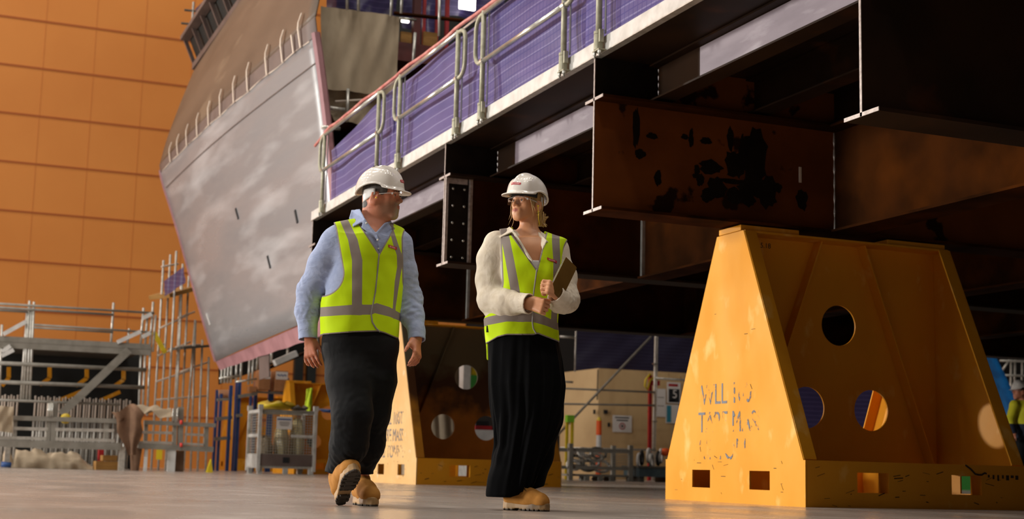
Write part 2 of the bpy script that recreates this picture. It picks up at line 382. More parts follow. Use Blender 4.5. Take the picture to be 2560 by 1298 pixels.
# ------------------------------------------------------------------ yellow load trestles
def trestle(cx, cy, label, wear, marks=True, M_yel=M_yel, M_web=None, M_end=None):
    M_web = M_web or M_yel; M_end = M_end or M_yel
    t = thing('load_trestle', label, 'trestle', (cx, cy, 0), group='yellow load trestles')
    T = .014
    for s in (-1, 1):
        b = MB().flat(rect(-.995, .995, 0, .333), [rect(-.56, -.28, .108, .254), rect(.29, .572, .108, .254)], T, (0, s*1.018, 0), (1, 0, 0), (0, 0, 1))
        o = b.build('base_side', M_yel, t, world=False, bevel=.002)
    for x0, x1 in ((-.56, -.28), (.29, .572)):
        for s in (-1, 1):
            ya, yb = sorted((s*1.01, s*.9))
            MB().boxb(x0-.008, x0, ya, yb, .1, .262).boxb(x1, x1+.008, ya, yb, .1, .262).boxb(x0-.001, x1+.001, ya, yb, .1, .108).boxb(x0-.001, x1+.001, ya, yb, .254, .262).build('fork_pocket', M_yel, t, world=False)
    for s in (-1, 1):
        ol = [(-1.025, 0), (1.025, 0), (1.025, .333), (1.0, .333), (.2, 2.12), (-.2, 2.12), (-1.0, .333), (-1.025, .333)]
        e = MB().flat(ol, [rect(.296, .579, .109, .25), rect(-.565, -.285, .109, .25)], T, (s*1.0, 0, 0), (0, 1, 0), (0, 0, 1))
        eo = e.build('end_plate', M_end, t, world=False, bevel=.003)
        for sy in (-1, 1):
            a, b_ = A([s*.945, sy*.995, .335]), A([s*.945, sy*.197, 2.118])
            nrm = norm(np.cross(A([1., 0, 0]), b_-a))
            MB().bar(a, b_, .112, .014, up=nrm).build('flange', M_web, t, world=False, bevel=.004)
    ol = [(-.99, .3), (.99, .3), (.99, 2.115), (-.99, 2.115)]
    MB().flat(ol, [circ(.02, 1.445, .166, 40), circ(-.293, .765, .167, 40), circ(.333, .765, .167, 40)], .014, (0, 0, 0), (1, 0, 0), (0, 0, 1)).build('web', M_web, t, world=False)
    for s in (-1, 1):
        for sd in (-1, 1):
            p, q = A([s*.21, sd*.062, 2.11]), A([s*.88, sd*.062, .335])
            MB().bar(p, q, .11, .013, up=np.cross(q-p, (0, 1, 0))).build('rib', M_web, t, world=False, bevel=.002)
    MB().boxb(-.99, .99, -.2, .2, 2.108, 2.124).build('top_plate', M_yel, t, world=False)
    MB().boxb(-1.01, -.465, -.165, .165, 2.124, 2.17).build('bearing_pad', [M_yel], t, world=False, bevel=.004)
    MB().boxb(.4, .985, -.165, .165, 2.124, 2.17).build('bearing_pad', [M_yel], t, world=False, bevel=.004)
    if marks:
        mw = worn('worn_stencil_%d' % int(wear*100), '6A6C70' if wear > 1 else '5A5E66', wear)
        def onend(y0, z0): return lambda x, y, z: (-1.0085-z, y0-x, z0+y)
        for body, zc, y0, w_ in (('WLL 100T', .772, .0, 1.), ('TARE MASS', .55, .0, 1.0), ('1.2 TONNE', .335, .0, 1.)):
            m = MB().text(body, .235, onend(y0, zc), sx=.82 if 'TARE' in body else .86)
            m.build('lettering', mw, t, world=False, label='worn grey stencilled lettering '+body.lower().replace('.', ' point '))
    rnd = random.Random(int(cx*100+cy*10))
    sc = MB()
    for k in range(34 if marks else 8):
        y, z = rnd.uniform(-.98, .98), rnd.choice((rnd.uniform(.02, .33), rnd.uniform(.05, .4), rnd.uniform(.3, 1.6)))
        if abs(y) > 1.0-.45*z: continue
        if .1 < z < .26 and (.27 < y < .6 or -.58 < y < -.26): continue
        l = rnd.uniform(.01, .07); a = rnd.choice((0, 0, 0, 1.2, rnd.uniform(0, 3)))
        sc.bar((-1.0082, y, z), (-1.0082, y+l*math.cos(a), z+l*math.sin(a)*.6), rnd.uniform(.002, .005), .001, up=(1, 0, 0))
    for k in range(30 if marks else 8):
        x, z = rnd.uniform(-.98, .98), rnd.uniform(.015, .32)
        if .095 < z < .265 and (-.58 < x < -.26 or .27 < x < .59): continue
        l = rnd.uniform(.01, .09); a = rnd.uniform(-.4, .4)
        sc.bar((x, -1.0262, z), (min(x+l*math.cos(a), .99), -1.0262, z+l*math.sin(a)), rnd.uniform(.002, .007), .001, up=(0, 1, 0))
    sc.build('scuff_marks', M_scuff, t, world=False)
    return t
T1 = trestle(6.93, 9.70, 'large yellow steel trestle in the foreground, its stencilled lettering mostly rubbed off', 1.085)
m = MB().text('26.5.18\nS', .058, lambda x, y, z: (6.13+x, 9.70-.0078-z, 2.03+y), align='LEFT')
m.build('marking', M_ink, T1, label='small black handwritten date and letter')
# a cracked paint line over the second fork pocket
sp = MB().path([(7.35, 8.673, .33), (7.40, 8.672, .30), (7.44, 8.671, .265), (7.47, 8.671, .26), (7.50, 8.671, .26), (7.53, 8.671, .275), (7.545, 8.671, .27)], .007, 5)
for i in range(7): sp.bar((7.57+.045*i, 8.6735, .262), (7.57+.045*i, 8.6735, .262-.02-.03*((i*37) % 5)/5), .016+.012*(i > 3), .002, up=(0, 1, 0))
sp.build('scuff_marks', M_scuff, T1)
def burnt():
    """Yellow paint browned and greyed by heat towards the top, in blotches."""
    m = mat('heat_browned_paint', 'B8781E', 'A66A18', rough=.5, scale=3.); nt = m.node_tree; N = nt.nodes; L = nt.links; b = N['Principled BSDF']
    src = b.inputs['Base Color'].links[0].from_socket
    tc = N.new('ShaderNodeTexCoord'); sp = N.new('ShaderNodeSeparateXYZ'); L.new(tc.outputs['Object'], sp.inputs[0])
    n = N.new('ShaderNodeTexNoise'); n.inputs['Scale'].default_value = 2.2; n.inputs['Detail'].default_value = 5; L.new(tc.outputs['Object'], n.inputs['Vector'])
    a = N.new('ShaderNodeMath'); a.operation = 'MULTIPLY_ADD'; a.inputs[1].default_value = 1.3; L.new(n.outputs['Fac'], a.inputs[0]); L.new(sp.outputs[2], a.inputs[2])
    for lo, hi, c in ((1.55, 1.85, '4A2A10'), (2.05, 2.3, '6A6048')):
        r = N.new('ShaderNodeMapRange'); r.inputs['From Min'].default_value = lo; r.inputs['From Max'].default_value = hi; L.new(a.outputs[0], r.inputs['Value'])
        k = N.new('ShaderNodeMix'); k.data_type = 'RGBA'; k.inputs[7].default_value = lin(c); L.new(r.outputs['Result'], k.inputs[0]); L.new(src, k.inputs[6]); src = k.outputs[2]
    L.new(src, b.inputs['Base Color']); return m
M_pale = mat('faded_yellow_paint', 'D9AE70', 'D0A05C', rough=.5, scale=2, c3='E2C096', s3=4)
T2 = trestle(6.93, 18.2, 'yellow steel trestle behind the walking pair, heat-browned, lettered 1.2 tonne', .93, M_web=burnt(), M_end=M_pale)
T3 = trestle(9.17, 33.2, 'far yellow trestle with a hi-viz vest hung on it, behind the mesh cage', .5, False)
_p = atz(584, 1172.5); _p = at(588, 1172, 37.5)
_p = at(588, 1172, 40.); T4 = trestle(_p[0]+1.0, 41.4, 'furthest yellow trestle, mostly hidden behind the blue racking', .5, False)
# ------------------------------------------------------------------ the steel module resting on the trestles
XE = 4.70
ZB, ZT, ZD = 2.185, 3.06, 3.41
P = thing('steel_module', 'large unpainted rusty steel deck module on yellow trestles, fenced with purple netting', 'steel module', (XE, 9.7, ZB))
XR, Y0, Y1 = 21., 1.6, 18.2
MB().boxb(XE, XR, Y0, Y1, ZD, ZD+.018).build('deck_plate', M_rust2, P)
BY = (6.33, 9.70, 13.06, 18.13)
for y in BY:
    b = MB().bar((XE+.004, y, (ZB+ZD)/2), (XR, y, (ZB+ZD)/2), .018, ZD-ZB-.002)
    b.bar((XE+.004, y, ZB+.011), (XR, y, ZB+.011), .31, .022).bar((XE+.004, y, ZT+.011), (XR, y, ZT+.011), .31, .022)
    if y == 9.70: b.mi = [0]*6+[1]*12; mm = [M_rusto, M_rust]
    elif y == 6.33: mm = [M_rust2, M_rust2]; b.mi = [0]*6+[1]*12
    else: mm = [M_rust, M_rust2]; b.mi = [0]*6+[1]*12
    bo = b.build('cross_beam', mm, P, bevel=.0)
    e = MB().boxb(XE-.001, XE+.004, y-.0095, y+.0095, ZB, ZD).boxb(XE-.001, XE+.004, y-.156, y+.156, ZB-.0005, ZB+.0225).boxb(XE-.001, XE+.004, y-.156, y+.156, ZT-.0005, ZT+.0225)
    e.build('ground_edge', M_bare, bo, label='bright ground end of the beam')
    # upper stub from the edge to the first joist
    MB().boxb(XE+.006, 5.262, y-.012, y+.012, ZT+.022, ZD).build('stub_plate', M_scale, bo)
    wd = MB().path([(5.262, y-.016, ZT+.04+.02*i) for i in range(15)], [.007+.003*((i*7) % 3) for i in range(15)], 6)
    wd.build('weld_bead', M_bare, bo)
# blackened patches of mill scale on the orange beam
ps = MB(); rnd = random.Random(3)
def blob(cx, cz, rx, rz, seed):
    r_ = random.Random(seed); n = 22
    ph = [r_.uniform(0, 6.28) for _ in range(4)]
    return [(cx+rx*math.cos(a)*(1+.16*math.sin(3*a+ph[0])+.1*math.sin(7*a+ph[1])+.07*math.sin(11*a+ph[3])), cz+rz*math.sin(a)*(1+.12*math.sin(4*a+ph[2])+.1*math.sin(9*a+ph[1]))) for a in [2*math.pi*i/n for i in range(n)]]
def qp(x, y): p = at(x, y, 9.69); return p[0], p[2]
for i, (x, y, rx, ry) in enumerate(((1885, 395, 34, 72), (1838, 412, 26, 34), (1826, 348, 8, 30), (1856, 370, 6, 34), (1775, 418, 28, 18), (1880, 470, 32, 24), (1918, 480, 26, 40), (1790, 470, 24, 28), (1838, 490, 24, 20), (1870, 498, 18, 18),
                                     (1728, 345, 6, 24), (1712, 342, 9, 7), (1765, 352, 14, 9), (1742, 425, 7, 14), (1750, 450, 10, 16), (1737, 440, 6, 6), (1768, 488, 16, 18), (1630, 340, 14, 8), (1600, 385, 14, 12), (1645, 445, 9, 20), (1838, 455, 40, 7), (1590, 320, 9, 50), (1945, 470, 10, 12), (2005, 500, 14, 26))):
    a, b_ = qp(x-rx, y), qp(x+rx, y); c, d = qp(x, y-ry), qp(x, y+ry)
    MB().flat(blob((a[0]+b_[0])/2, (c[1]+d[1])/2, (b_[0]-a[0])/2, (c[1]-d[1])/2, i), [], .0016, (0, 9.7-.0102-.00002*i, 0), (1, 0, 0), (0, 0, 1)).build('scale_patch', M_scale, P, label='black patch of mill scale on the orange rusted web')
MB().boxb(6.57, 6.592, 9.684, 9.69, 2.60, 2.73).build('paper_tag', M_strap, P, label='small pale tag on the beam web')
# longitudinal girders, full depth
for x in (6.93, 10.3, 13.7, 17.):
    g = MB()
    g.bar((x, Y0, (ZB+ZT)/2), (x, Y1, (ZB+ZT)/2), .018, ZT-ZB-.01).bar((x, Y0, ZB+.0105), (x, Y1, ZB+.0105), .3, .02).bar((x, Y0, ZT+.0105), (x, Y1, ZT+.0105), .3, .02)
    g.build('long_girder', M_rust, P)
for y, zt in ((9.7, 3.05), (13.06, 2.96), (18.13, 2.96)):
    s = MB()
    if y == 9.7: s.path([(6.916, y-.014, ZB+.03+.04*i) for i in range(22)], [.004+.003*((i*5) % 3) for i in range(22)], 6)
    else: s.boxb(6.885, 6.92, y-.05, y-.013, ZB+.025, zt)
    s.build('weld_strip', M_bare if y == 9.7 else M_galv, P)
# joists under the deck, primed along the middle of each bay
for k, x in enumerate((5.26, 6.15, 6.93, 7.8, 8.7, 9.6, 10.5, 11.4)):
    jb = MB()
    jb.bar((x, Y0, 3.255), (x, Y1, 3.255), .012, .29).bar((x, Y0, 3.115), (x, Y1, 3.115), .17, .015).bar((x, Y0, 3.398), (x, Y1, 3.398), .17, .015)
    jo = jb.build('joist', M_rust2, P)
    if k < 1:
        for ya, yb in ((1.7, 5.66), (7.0, 9.03), (10.37, 12.58), (13.7, 17.5)):
            MB().boxb(x-.0095, x-.006, ya, yb, 3.128, 3.385).build('primed_band', M_primer, jo, label='grey primed band along the joist web')
# bolted end plate in the second beam
hp = []
for i in range(5):
    for k in range(2): hp.append(circ(XE+.075+.118*k, 2.26+.172*i, .016, 14))
pl = MB().flat(rect(XE+.012, 4.955, 2.21, 3.055), hp, .02, (0, 13.06-.03, 0), (1, 0, 0), (0, 0, 1))
po = pl.build('bolt_plate', M_scale, P)
fr = MB().boxb(XE+.002, XE+.03, 13.012, 13.04, 2.208, 3.058).boxb(4.945, 4.985, 13.012, 13.04, 2.208, 3.058).boxb(XE+.03, 4.93, 13.018, 13.04, 3.0, 3.056)
fr.boxb(4.955, 4.965, 13.008, 13.03, 2.21, 3.056)
fr.build('ground_border', M_bare, po, label='brightly ground border of the bolt plate')
sh = MB()
for i in range(5):
    for k in range(2): sh.lathe([(.001, 0), (.012, .0), (.012, .004), (.001, .005)], (XE+.075+.118*k+.004, 13.016, 2.263+.172*i), 12, (0, -1, 0))
sh.build('hole_light', M_pipe, po, smooth=True)  # bright discs stand in for light showing through the bolt holes
# kick plate of galvanised angle along the deck edge
MB().boxb(XE-.006, XE+.004, Y0, Y1, ZD+.002, ZD+.118).build('kick_plate', M_galvw, P)
MB().boxb(XE-.012, XE+.05, Y0, Y1, ZD-.008, ZD+.002).build('edge_flat', M_galv, P)
# ------------------------------------------------------------------ guard rails
PAIRS = [(a*.9909, b*.9909) for a, b in [(15.36, 17.70), (12.78, 14.58), (10.28, 12.10), (7.82, 9.63), (5.3, 7.15)]]
where = ['at the far end of the deck beside the grey hull', 'above and left of the bearded man', 'between the two rounded rail ends over the deck middle', 'over the rusted cross beam with black patches', 'highest and nearest, cut by the top of the frame']
for (ya, yb), wh in zip(PAIRS, where):
    r = thing('guard_rail', 'galvanised tube guard rail section '+wh, 'guard rail', (XE-.04, (ya+yb)/2, ZD+.003), group='guard rail sections along the deck edge')
    x = XE-.043
    za, zb = 3.966, 4.43
    c = .13; o = .2
    loop = []
    for (cy, cz, a0) in ((yb+o-c, zb-c, 0), (ya-o+c, zb-c, 90), (ya-o+c, za+c, 180), (yb+o-c, za+c, 270)):
        loop += [(x-.0, cy+c*math.cos(math.radians(a0+18*i)), cz+c*math.sin(math.radians(a0+18*i))) for i in range(6)]
    MB().path(loop, .021, 10, closed=True).build('rail_loop', M_post, r, smooth=True)
    MB().tube((x-.001, ya, za), (x-.001, yb, za), .0235, 12).build('mid_rail', M_pipe, r, smooth=True)
    MB().tube((x-.001, ya, zb), (x-.001, yb, zb), .0225, 12).build('top_rail', M_pipe, r, smooth=True)
    for y in (ya, yb):
        pm = MB().tube((x-.002, y, ZD+.02), (x-.002, y, zb+.02), .0245, 12)
        po = pm.build('post', M_post, r, smooth=True)
        MB().lathe([(.03, 0), (.036, .002), (.036, .12), (.033, .125), (.037, .13), (.037, .15), (.026, .155)], (x-.004, y, ZD+.003), 14).boxb(x-.02, x+.014, y-.056, y-.034, ZD+.06, ZD+.16).build('socket', M_post, po)
        MB().boxb(x+.026, x+.036, y-.062, y-.042, ZD+.13, zb).build('mesh_stile', M_pipe, po)
        MB().lathe([(.026, -.03), (.031, -.028), (.031, .028), (.026, .03)], (x-.002, y, za), 12, (0, 1, 0)).build('clamp', M_pipe, po)
        MB().boxb(x-.034, XE-.0125, y-.07, y+.045, ZD-.006, ZD+.002).build('base_clip', M_post, po)
        for dy in (-.05, .03):
            MB().tube((x-.02, y+dy, ZD-.009), (x-.02, y+dy, ZD-.055), .008, 8).tube((x-.02, y+dy, ZD-.009), (x-.02, y+dy, ZD-.03), .015, 6).build('bolt', M_pipe, po)
# netting sheets tied behind the rails
SPANS = [(15.0, 17.62, 'darkest netting sheet, sagging at the far end of the rail'), (12.42, 15.1, 'purple netting sheet behind the rail left of the bearded man'), (9.95, 12.5, 'purple netting sheet behind the rail over the middle of the deck'), (7.3, 10.0, 'purple netting sheet behind the rail above the rusted beam'), (4.6, 7.4, 'purple netting sheet at the top of the frame')]
for i, (ya, yb, lb) in enumerate(SPANS):
    zt = 4.46 if i else 4.25
    m = wavy((XE+.075, yb, ZD+.05), (XE+.075, ya, ZD+.05), (XE+.075, ya, 4.47), (XE+.075, yb, zt), .016, 60, 22, .9, i*1.7, (1, 0, .15))
    one('safety_netting', m, M_net if i < 2 else M_netg, lb, 'netting', 'purple netting sheets on the guard rails', smooth=True)
# bundle of dark netting bunched at the second sheet
m = MB().path([(XE+.19, 15.9+.03*math.sin(k), 3.5+.07*k) for k in range(12)], [.05+.02*math.sin(k*1.7) for k in range(12)], 9)
one('netting_roll', m, M_netd, 'bunched roll of dark purple netting tied to the rail left of the white helmet', 'netting', smooth=True)
hs = [(XE-.043+.006*math.sin(k*1.9), 18.02-.24*k, 4.482+.010*math.sin(k*.9)+(.0 if k > 2 else -.1+.03*k)) for k in range(54)]
one('pink_hose', MB().path(hs, .019, 8), M_hose, 'long faded pink hose lying along the top guard rail', 'hose', smooth=True)
hs = [(XE+.0, 17.9-.24*k, 4.48+.008*math.sin(k*.7+2)) for k in range(54)]
one('air_line', MB().path(hs, .012, 6), M_strap, 'thin pale air line running beside the pink hose', 'hose', smooth=True)
# ------------------------------------------------------------------ ship hull block on the trestles, open end towards the deck
YN, YF = 20.2, 31.5
H = thing('ship_hull_block', 'huge grey steel ship hull section with a brown flared upper side', 'ship section', (6.5, 26, 2.3))
far_lo = [at(x, y, YF) for x, y in ((400.5, 412), (402, 432), (411, 468), (425, 510), (448, 585), (474, 680), (506, 790), (540, 904))]
near_lo = [at(x, y, YN) for x, y in ((789, 42), (794, 88), (803, 150), (813, 228), (826, 340), (838, 470), (846, 610), (838, 776))]
far_up = [at(x, y, YF) for x, y in ((400.5, 411), (408, 382), (420, 342), (436, 300), (455, 250), (474, 205), (489, 168))]
near_up = [at(x, y, YN) for x, y in ((789, 41), (800, -10), (812, -70), (826, -140), (842, -220), (858, -300), (874, -370))]
def lerp(L, t):
    k = t*(len(L)-1); i = min(int(k), len(L)-2); return L[i]+(L[i+1]-L[i])*(k-i)
def shell(far, near, t0=0., t1=1., off=0., bulge=.12):
    def fn(u, v):
        t = t0+(t1-t0)*v; p = lerp(far, t)*(1-u)+lerp(near, t)*u
        return p+A([-bulge*math.sin(math.pi*u)*math.sin(math.pi*(.15+.7*t))-off, 0, 0])
    return MB().grid(fn, 24, 18)
shell(far_lo, near_lo, 1/7., 1.).build('lower_shell', M_hull, H, smooth=True, solid=.02)
shell(far_lo, near_lo, 0, 1/7., .006).build('seam_strip', M_strip, H, smooth=True, solid=.02)
shell(far_up, near_up).build('upper_shell', M_hullb, H, smooth=True, solid=.02)
def onsh(far, near, u, t, off=.02, bulge=.12):
    p = lerp(far, t)*(1-u)+lerp(near, t)*u
    return p+A([-bulge*math.sin(math.pi*u)*math.sin(math.pi*(.15+.7*t))-off, 0, 0])
# straps across the seam strip
for i, (x0, y0) in enumerate(((427, 400), (447, 372), (470, 352), (496, 322), (525, 295), (554, 268), (587, 240), (622, 205), (668, 170), (706, 135), (734, 112), (752, 92))):
    # u from the picture position along the seam
    u = None; best = 1e9
    for k in range(200):
        uu = k/199; p = onsh(far_lo, near_lo, uu, 0); d = p-CAM
        sx = 1280+CF*(d@RGT)/(d@FWD)
        if abs(sx-x0) < best: best, u = abs(sx-x0), uu
    pts = [onsh(far_up, near_up, u+.0, .13, .05), onsh(far_up, near_up, u, .05, .07), onsh(far_lo, near_lo, u, 0, .06), onsh(far_lo, near_lo, u, .15, .045)]
    if i == 10: pts = pts[2:]
    sm = MB()
    for a, b in zip(pts[:-1], pts[1:]): sm.bar(a, b, .05, .012, up=(-1, 0, 0))
    sm.build('strap', M_strap, H)
# pale caulk line and seam under the strip, plus pink primed edge of the cut end
MB().path([onsh(far_lo, near_lo, u, .305-.02*u, .016) for u in np.linspace(.02, .99, 20)], .011, 5).build('plate_seam', M_strip, H)
MB().path([onsh(far_lo, near_lo, u, .14+.006*math.sin(u*40), .012) for u in np.linspace(.02, .97, 40)], [.003+.009*abs(math.sin(k*2.3)) for k in range(40)], 5).build('caulk_line', M_strap, H)
MB().path([lerp(near_lo, t)+A([-.03, -.02, 0]) for t in np.linspace(.13, 1, 14)], .07, 6).build('cut_edge', M_pink, H)
MB().path([lerp(far_lo, t)+A([-.01, 0, 0]) for t in np.linspace(.1, 1, 14)], .035, 6).build('cut_edge', M_pink, H)
for x, y, u, t in ((0, 0, .06, .86), (0, 0, .82, .72), (0, 0, .64, .80), (0, 0, .5, .62)):
    p = onsh(far_lo, near_lo, u, t, .02); q = onsh(far_lo, near_lo, u+.005, t+.035, .02)
    MB().bar(p, q, .06, .02, up=(-1, 0, 0)).build('lug_mark', M_white if u < .1 else M_ink, H)
# bottom strake hanging below in pink primer
fb, nb = lerp(far_lo, 1.), lerp(near_lo, 1.)
def strake(u, v):
    p = fb*(1-u)+nb*u
    dz = .18+.10*u+.008*math.sin(u*41)*(v > .5)
    return p+A([.10*v, 0, -dz*v])
MB().grid(strake, 60, 4).build('bottom_strake', M_pink, H, solid=.015)
for u0, u1, h in ((.41, .50, .62), (.79, .86, .55)):
    a, b = fb*(1-u0)+nb*u0, fb*(1-u1)+nb*u1
    MB().solid([a+A([.1, 0, -.1]), b+A([.1, 0, -.1]), b+A([.25, .5, -h]), a+A([.25, .5, -h])], (.02, 0, 0)).build('hanging_bracket', M_strip, H)
# bulwark: openings with stanchions in front of black panels
bl, bt = far_up[-1], at(462, 97, YF)
nl = near_up[-1]; off = bt-bl
def bw(u, v): return bl*(1-u)+nl*u+off*v
MB().bar(bw(0, 0), bw(1, 0), .16, .14).build('bulwark_rail', M_strip, H)
MB().bar(bw(0, 1), bw(1, 1), .2, .1).build('bulwark_rail', M_strip, H)
for k in range(14):
    u = k/13
    MB().bar(bw(u, 0), bw(u, 1), .08, .055, up=(0, 1, 0)).build('stanchion', M_strip, H)
    if k < 13:
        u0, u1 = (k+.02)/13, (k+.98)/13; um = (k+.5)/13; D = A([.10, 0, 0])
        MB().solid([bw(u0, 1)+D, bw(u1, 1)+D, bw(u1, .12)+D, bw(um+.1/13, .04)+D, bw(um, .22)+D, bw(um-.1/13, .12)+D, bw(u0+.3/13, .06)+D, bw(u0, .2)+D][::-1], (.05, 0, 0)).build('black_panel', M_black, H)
MB().solid([bw(0, 0)+A([.9, .2, 0]), bw(1, 0)+A([.9, .2, 0]), bw(1, 1)+A([1.2, .2, 0]), bw(.06, 1)+A([1.2, .2, 0])], (.05, 0, 0)).build('inner_wall', M_strip, H)
MB().boxb(7.2, 15.5, 26.5, 26.7, 3.6, 12.5).build('interior_backdrop', M_black, H)  # black plate added as a backdrop for the dark hull interior
MB().boxb(6.3, 15.5, 20.6, 26.5, 3.5, 3.7).build('tank_top', M_rust2, H)
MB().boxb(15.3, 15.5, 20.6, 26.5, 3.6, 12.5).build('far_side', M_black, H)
zdk = at(1050, 108, 21.)[2]
MB().boxb(5.9, 15.3, 20.75, 26.5, zdk-.26, zdk-.2).bar((5.9, 20.75, zdk-.26), (15.3, 20.75, zdk-.26), .05, .3).build('inner_deck', M_redd, H)
# ------------------------------------------------------------------ in the open end of the hull
def q4(x0, y0, x1, y1, x2, y2, x3, y3, Y): return [at(x0, y0, Y), at(x1, y1, Y), at(x2, y2, Y), at(x3, y3, Y)]
one('tarpaulin', wavy(*q4(803, 14, 1000, 42, 992, 240, 806, 222, 20.45), .03, 60, 40, 2.1, .3, (0, 1, 0)), M_tarp, 'large tan tarpaulin hung over the open end of the hull', 'tarpaulin', 'tan tarpaulins in the open hull end', smooth=True)
one('tarpaulin', wavy(*q4(808, 224, 985, 240, 930, 320, 838, 300, 20.6), .05, 30, 20, 1.3, 2.3, (0, 1, 0)), M_tarp, 'lower tan tarpaulin bunched just above the pink hose', 'tarpaulin', 'tan tarpaulins in the open hull end', smooth=True)
def pole(a, b, r, m, lb, grp=None, nm='scaffold_tube', cat='tube'):
    return one(nm, MB().tube(a, b, r, 10), m, lb, cat, grp, smooth=True)
G1 = 'scaffold tubes in the open hull end'
for x0, y0, x1, y1, lb in ((867, -40, 868, 24, 'grey scaffold tube above the tarpaulin, leftmost of four'), (896, -40, 896, 28, 'grey scaffold tube above the tarpaulin, second of four'), (981, -40, 977, 40, 'grey scaffold tube at the tarpaulin top right corner'), (1006, -40, 1003, 33, 'grey scaffold tube just beyond the tarpaulin corner'),
                           (870, 222, 868, 305, 'grey scaffold tube under the big tarpaulin'), (1038, 82, 1032, 170, 'pale scaffold tube beside the tan board'), (1099, -40, 1098, 90, 'grey scaffold tube near the top of the pink hose')):
    pole(at(x0, y0, 20.35), at(x1, y1, 20.35), .024, M_galv, lb, G1)
pole(at(998, 45, 20.4), at(1040, 50, 20.4), .022, M_pipe, 'short bright tube sticking out right of the tarpaulin', G1)
pole(at(818, 269, 20.3), at(862, 275, 20.3), .03, M_galv, 'short horizontal tube beside the hull edge', G1)
pole(at(838, 254, 20.5), at(905, 250, 20.5), .018, M_strap, 'thin horizontal tube across the lower tarpaulin', G1)
pole(at(805, 318, 20.), at(850, 322, 20.), .03, M_pipe, 'bright ledger tube at the far corner of the rail', G1)
pole(at(985, 33, 21), at(1160, 52, 21), .03, M_rust, 'rusty horizontal tube behind the red posts', G1)
for x, w, lb in ((1044, .06, 'dark red steel post in the hull opening, the thickest'), (1063, .025, 'bright red upright left of the second purple sheet'), (1095, .025, 'thin red post beside the grey tube'), (1120, .03, 'red post half behind the pink hose')):
    one('red_post', MB().boxb(at(x, -40, 21.6)[0]-w, at(x, -40, 21.6)[0]+w, 21.6-w, 21.6+w, zdk-.195, zdk+2.2), M_red if w < .04 else M_redd, lb, 'post', 'red posts inside the hull')
for x0, x1, lb in ((1003, 1029, 'tan timber board left of the dark red post'), (1060, 1093, 'tan timber board right of the dark red post')):
    a, b = at(x0, 78, 21.2), at(x1, 106, 21.2)
    one('timber_board', MB().boxb(a[0], b[0], 21.2, 21.26, zdk-.1, a[2]), M_timber, lb, 'board', 'tan boards inside the hull')
for (x0, x1, yt, yb, lb) in ((818, 990, -60, 34, 'dark purple sheet above the tarpaulin'), (1005, 1100, -60, 70, 'dark purple sheet behind the red posts'), (1100, 1260, -60, 40, 'dark purple sheet over the pink hose')):
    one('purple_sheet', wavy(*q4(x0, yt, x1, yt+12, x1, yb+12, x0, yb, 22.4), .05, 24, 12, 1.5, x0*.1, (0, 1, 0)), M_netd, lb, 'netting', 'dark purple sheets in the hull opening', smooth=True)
one('work_light', MB().box(at(1168, 8, 22.), (.28, .06, .22)), mat('lit_lamp', 'FFF6E8', emit=9), 'square work light glowing through the purple sheet', 'lamp')
one('work_light', MB().box(at(1013, 52, 21.9), (.12, .05, .05)), MATS['lit_lamp'], 'small bright lamp beside the tarpaulin corner', 'lamp')
# scaffold end outside the hull top left
Yt = 32.2
s = thing('scaffold_stub', 'short scaffold ends poking out at the top of the hull against the orange wall', 'scaffold', at(482, 60, Yt))
MB().tube(at(484, 5, Yt), at(480, 62, Yt), .026, 8).build('standard', M_galv, s)
MB().tube(at(461, 25, Yt), at(490, 28, Yt), .026, 8).build('ledger', M_greyd, s)
MB().tube(at(453, 58, Yt), at(486, 61, Yt), .026, 8).build('ledger', M_greyd, s)
one('purple_sheet', wavy(*q4(489, 22, 540, -30, 540, 0, 493, 45, 32.4), .02, 10, 6), M_netd, 'scrap of purple sheet above the black bulwark openings', 'netting', smooth=True)
# ------------------------------------------------------------------ scaffold access platform against the orange wall
YP = 33.6
def T_(mb, x0, y0, x1, y1, Y=YP, r=.028, n=8): return mb.tube(at(x0, y0, Y), at(x1, y1, Y), r, n)
S = thing('access_platform', 'galvanised scaffold platform with hand rails before the orange wall', 'scaffold', at(190, 1150, YP))
for x0, y0, x1, y1 in ((74, 752, 58, 1004), (85, 755, 74, 1004), (68, 778, 52, 1004), (79, 770, 66, 1004), (5, 812, -2, 1004), (284, 757, 277, 866), (323, 822, 317, 872), (359, 770, 351, 868), (383, 755, 374, 876), (389, 788, 382, 880), (368, 792, 363, 862),
                       (376, 868, 368, 1040), (363, 880, 356, 1040), (352, 880, 347, 1040)):
    T_(MB(), x0, y0, x1, y1).build('standard', M_galv, S, smooth=True)
for x0, y0, x1, y1, r in ((-60, 756, 386, 783, .026), (-60, 765, 283, 787, .026), (-60, 772, 70, 780, .026), (85, 812, 372, 831, .024), (85, 819, 283, 831, .024), (-60, 905, 366, 925, .045), (-60, 953, 362, 969, .045), (-60, 998, 300, 1012, .03)):
    T_(MB(), x0, y0, x1, y1, YP-.03, r).build('ledger', M_grey, S, smooth=True)
a, b = at(-60, 866, YP), at(376, 875, YP)
MB().boxb(a[0], b[0], YP-.04, YP+.04, b[2]-.13, b[2]+.13).boxb(a[0], b[0], YP-.05, YP-.04, b[2]+.01, b[2]+.03).build('deck_fascia', M_grey, S)
MB().boxb(a[0], b[0], YP, YP+4., b[2]+.02, b[2]+.08).build('deck_boards', M_greyd, S)
MB().bar(at(322, 876, YP-.1), at(152, 1036, YP-.1), .1, .17).build('stair_string', M_grey, S)
for x0, y0, x1, y1 in ((8, 836, 66, 804), (293, 856, 352, 829), (356, 796, 379, 785), (355, 843, 376, 832), (5, 880, 26, 865), (4, 890, 34, 875)):
    MB().bar(at(x0, y0, YP-.06), at(x1, y1, YP-.06), .05, .09).build('brace', M_white, S)
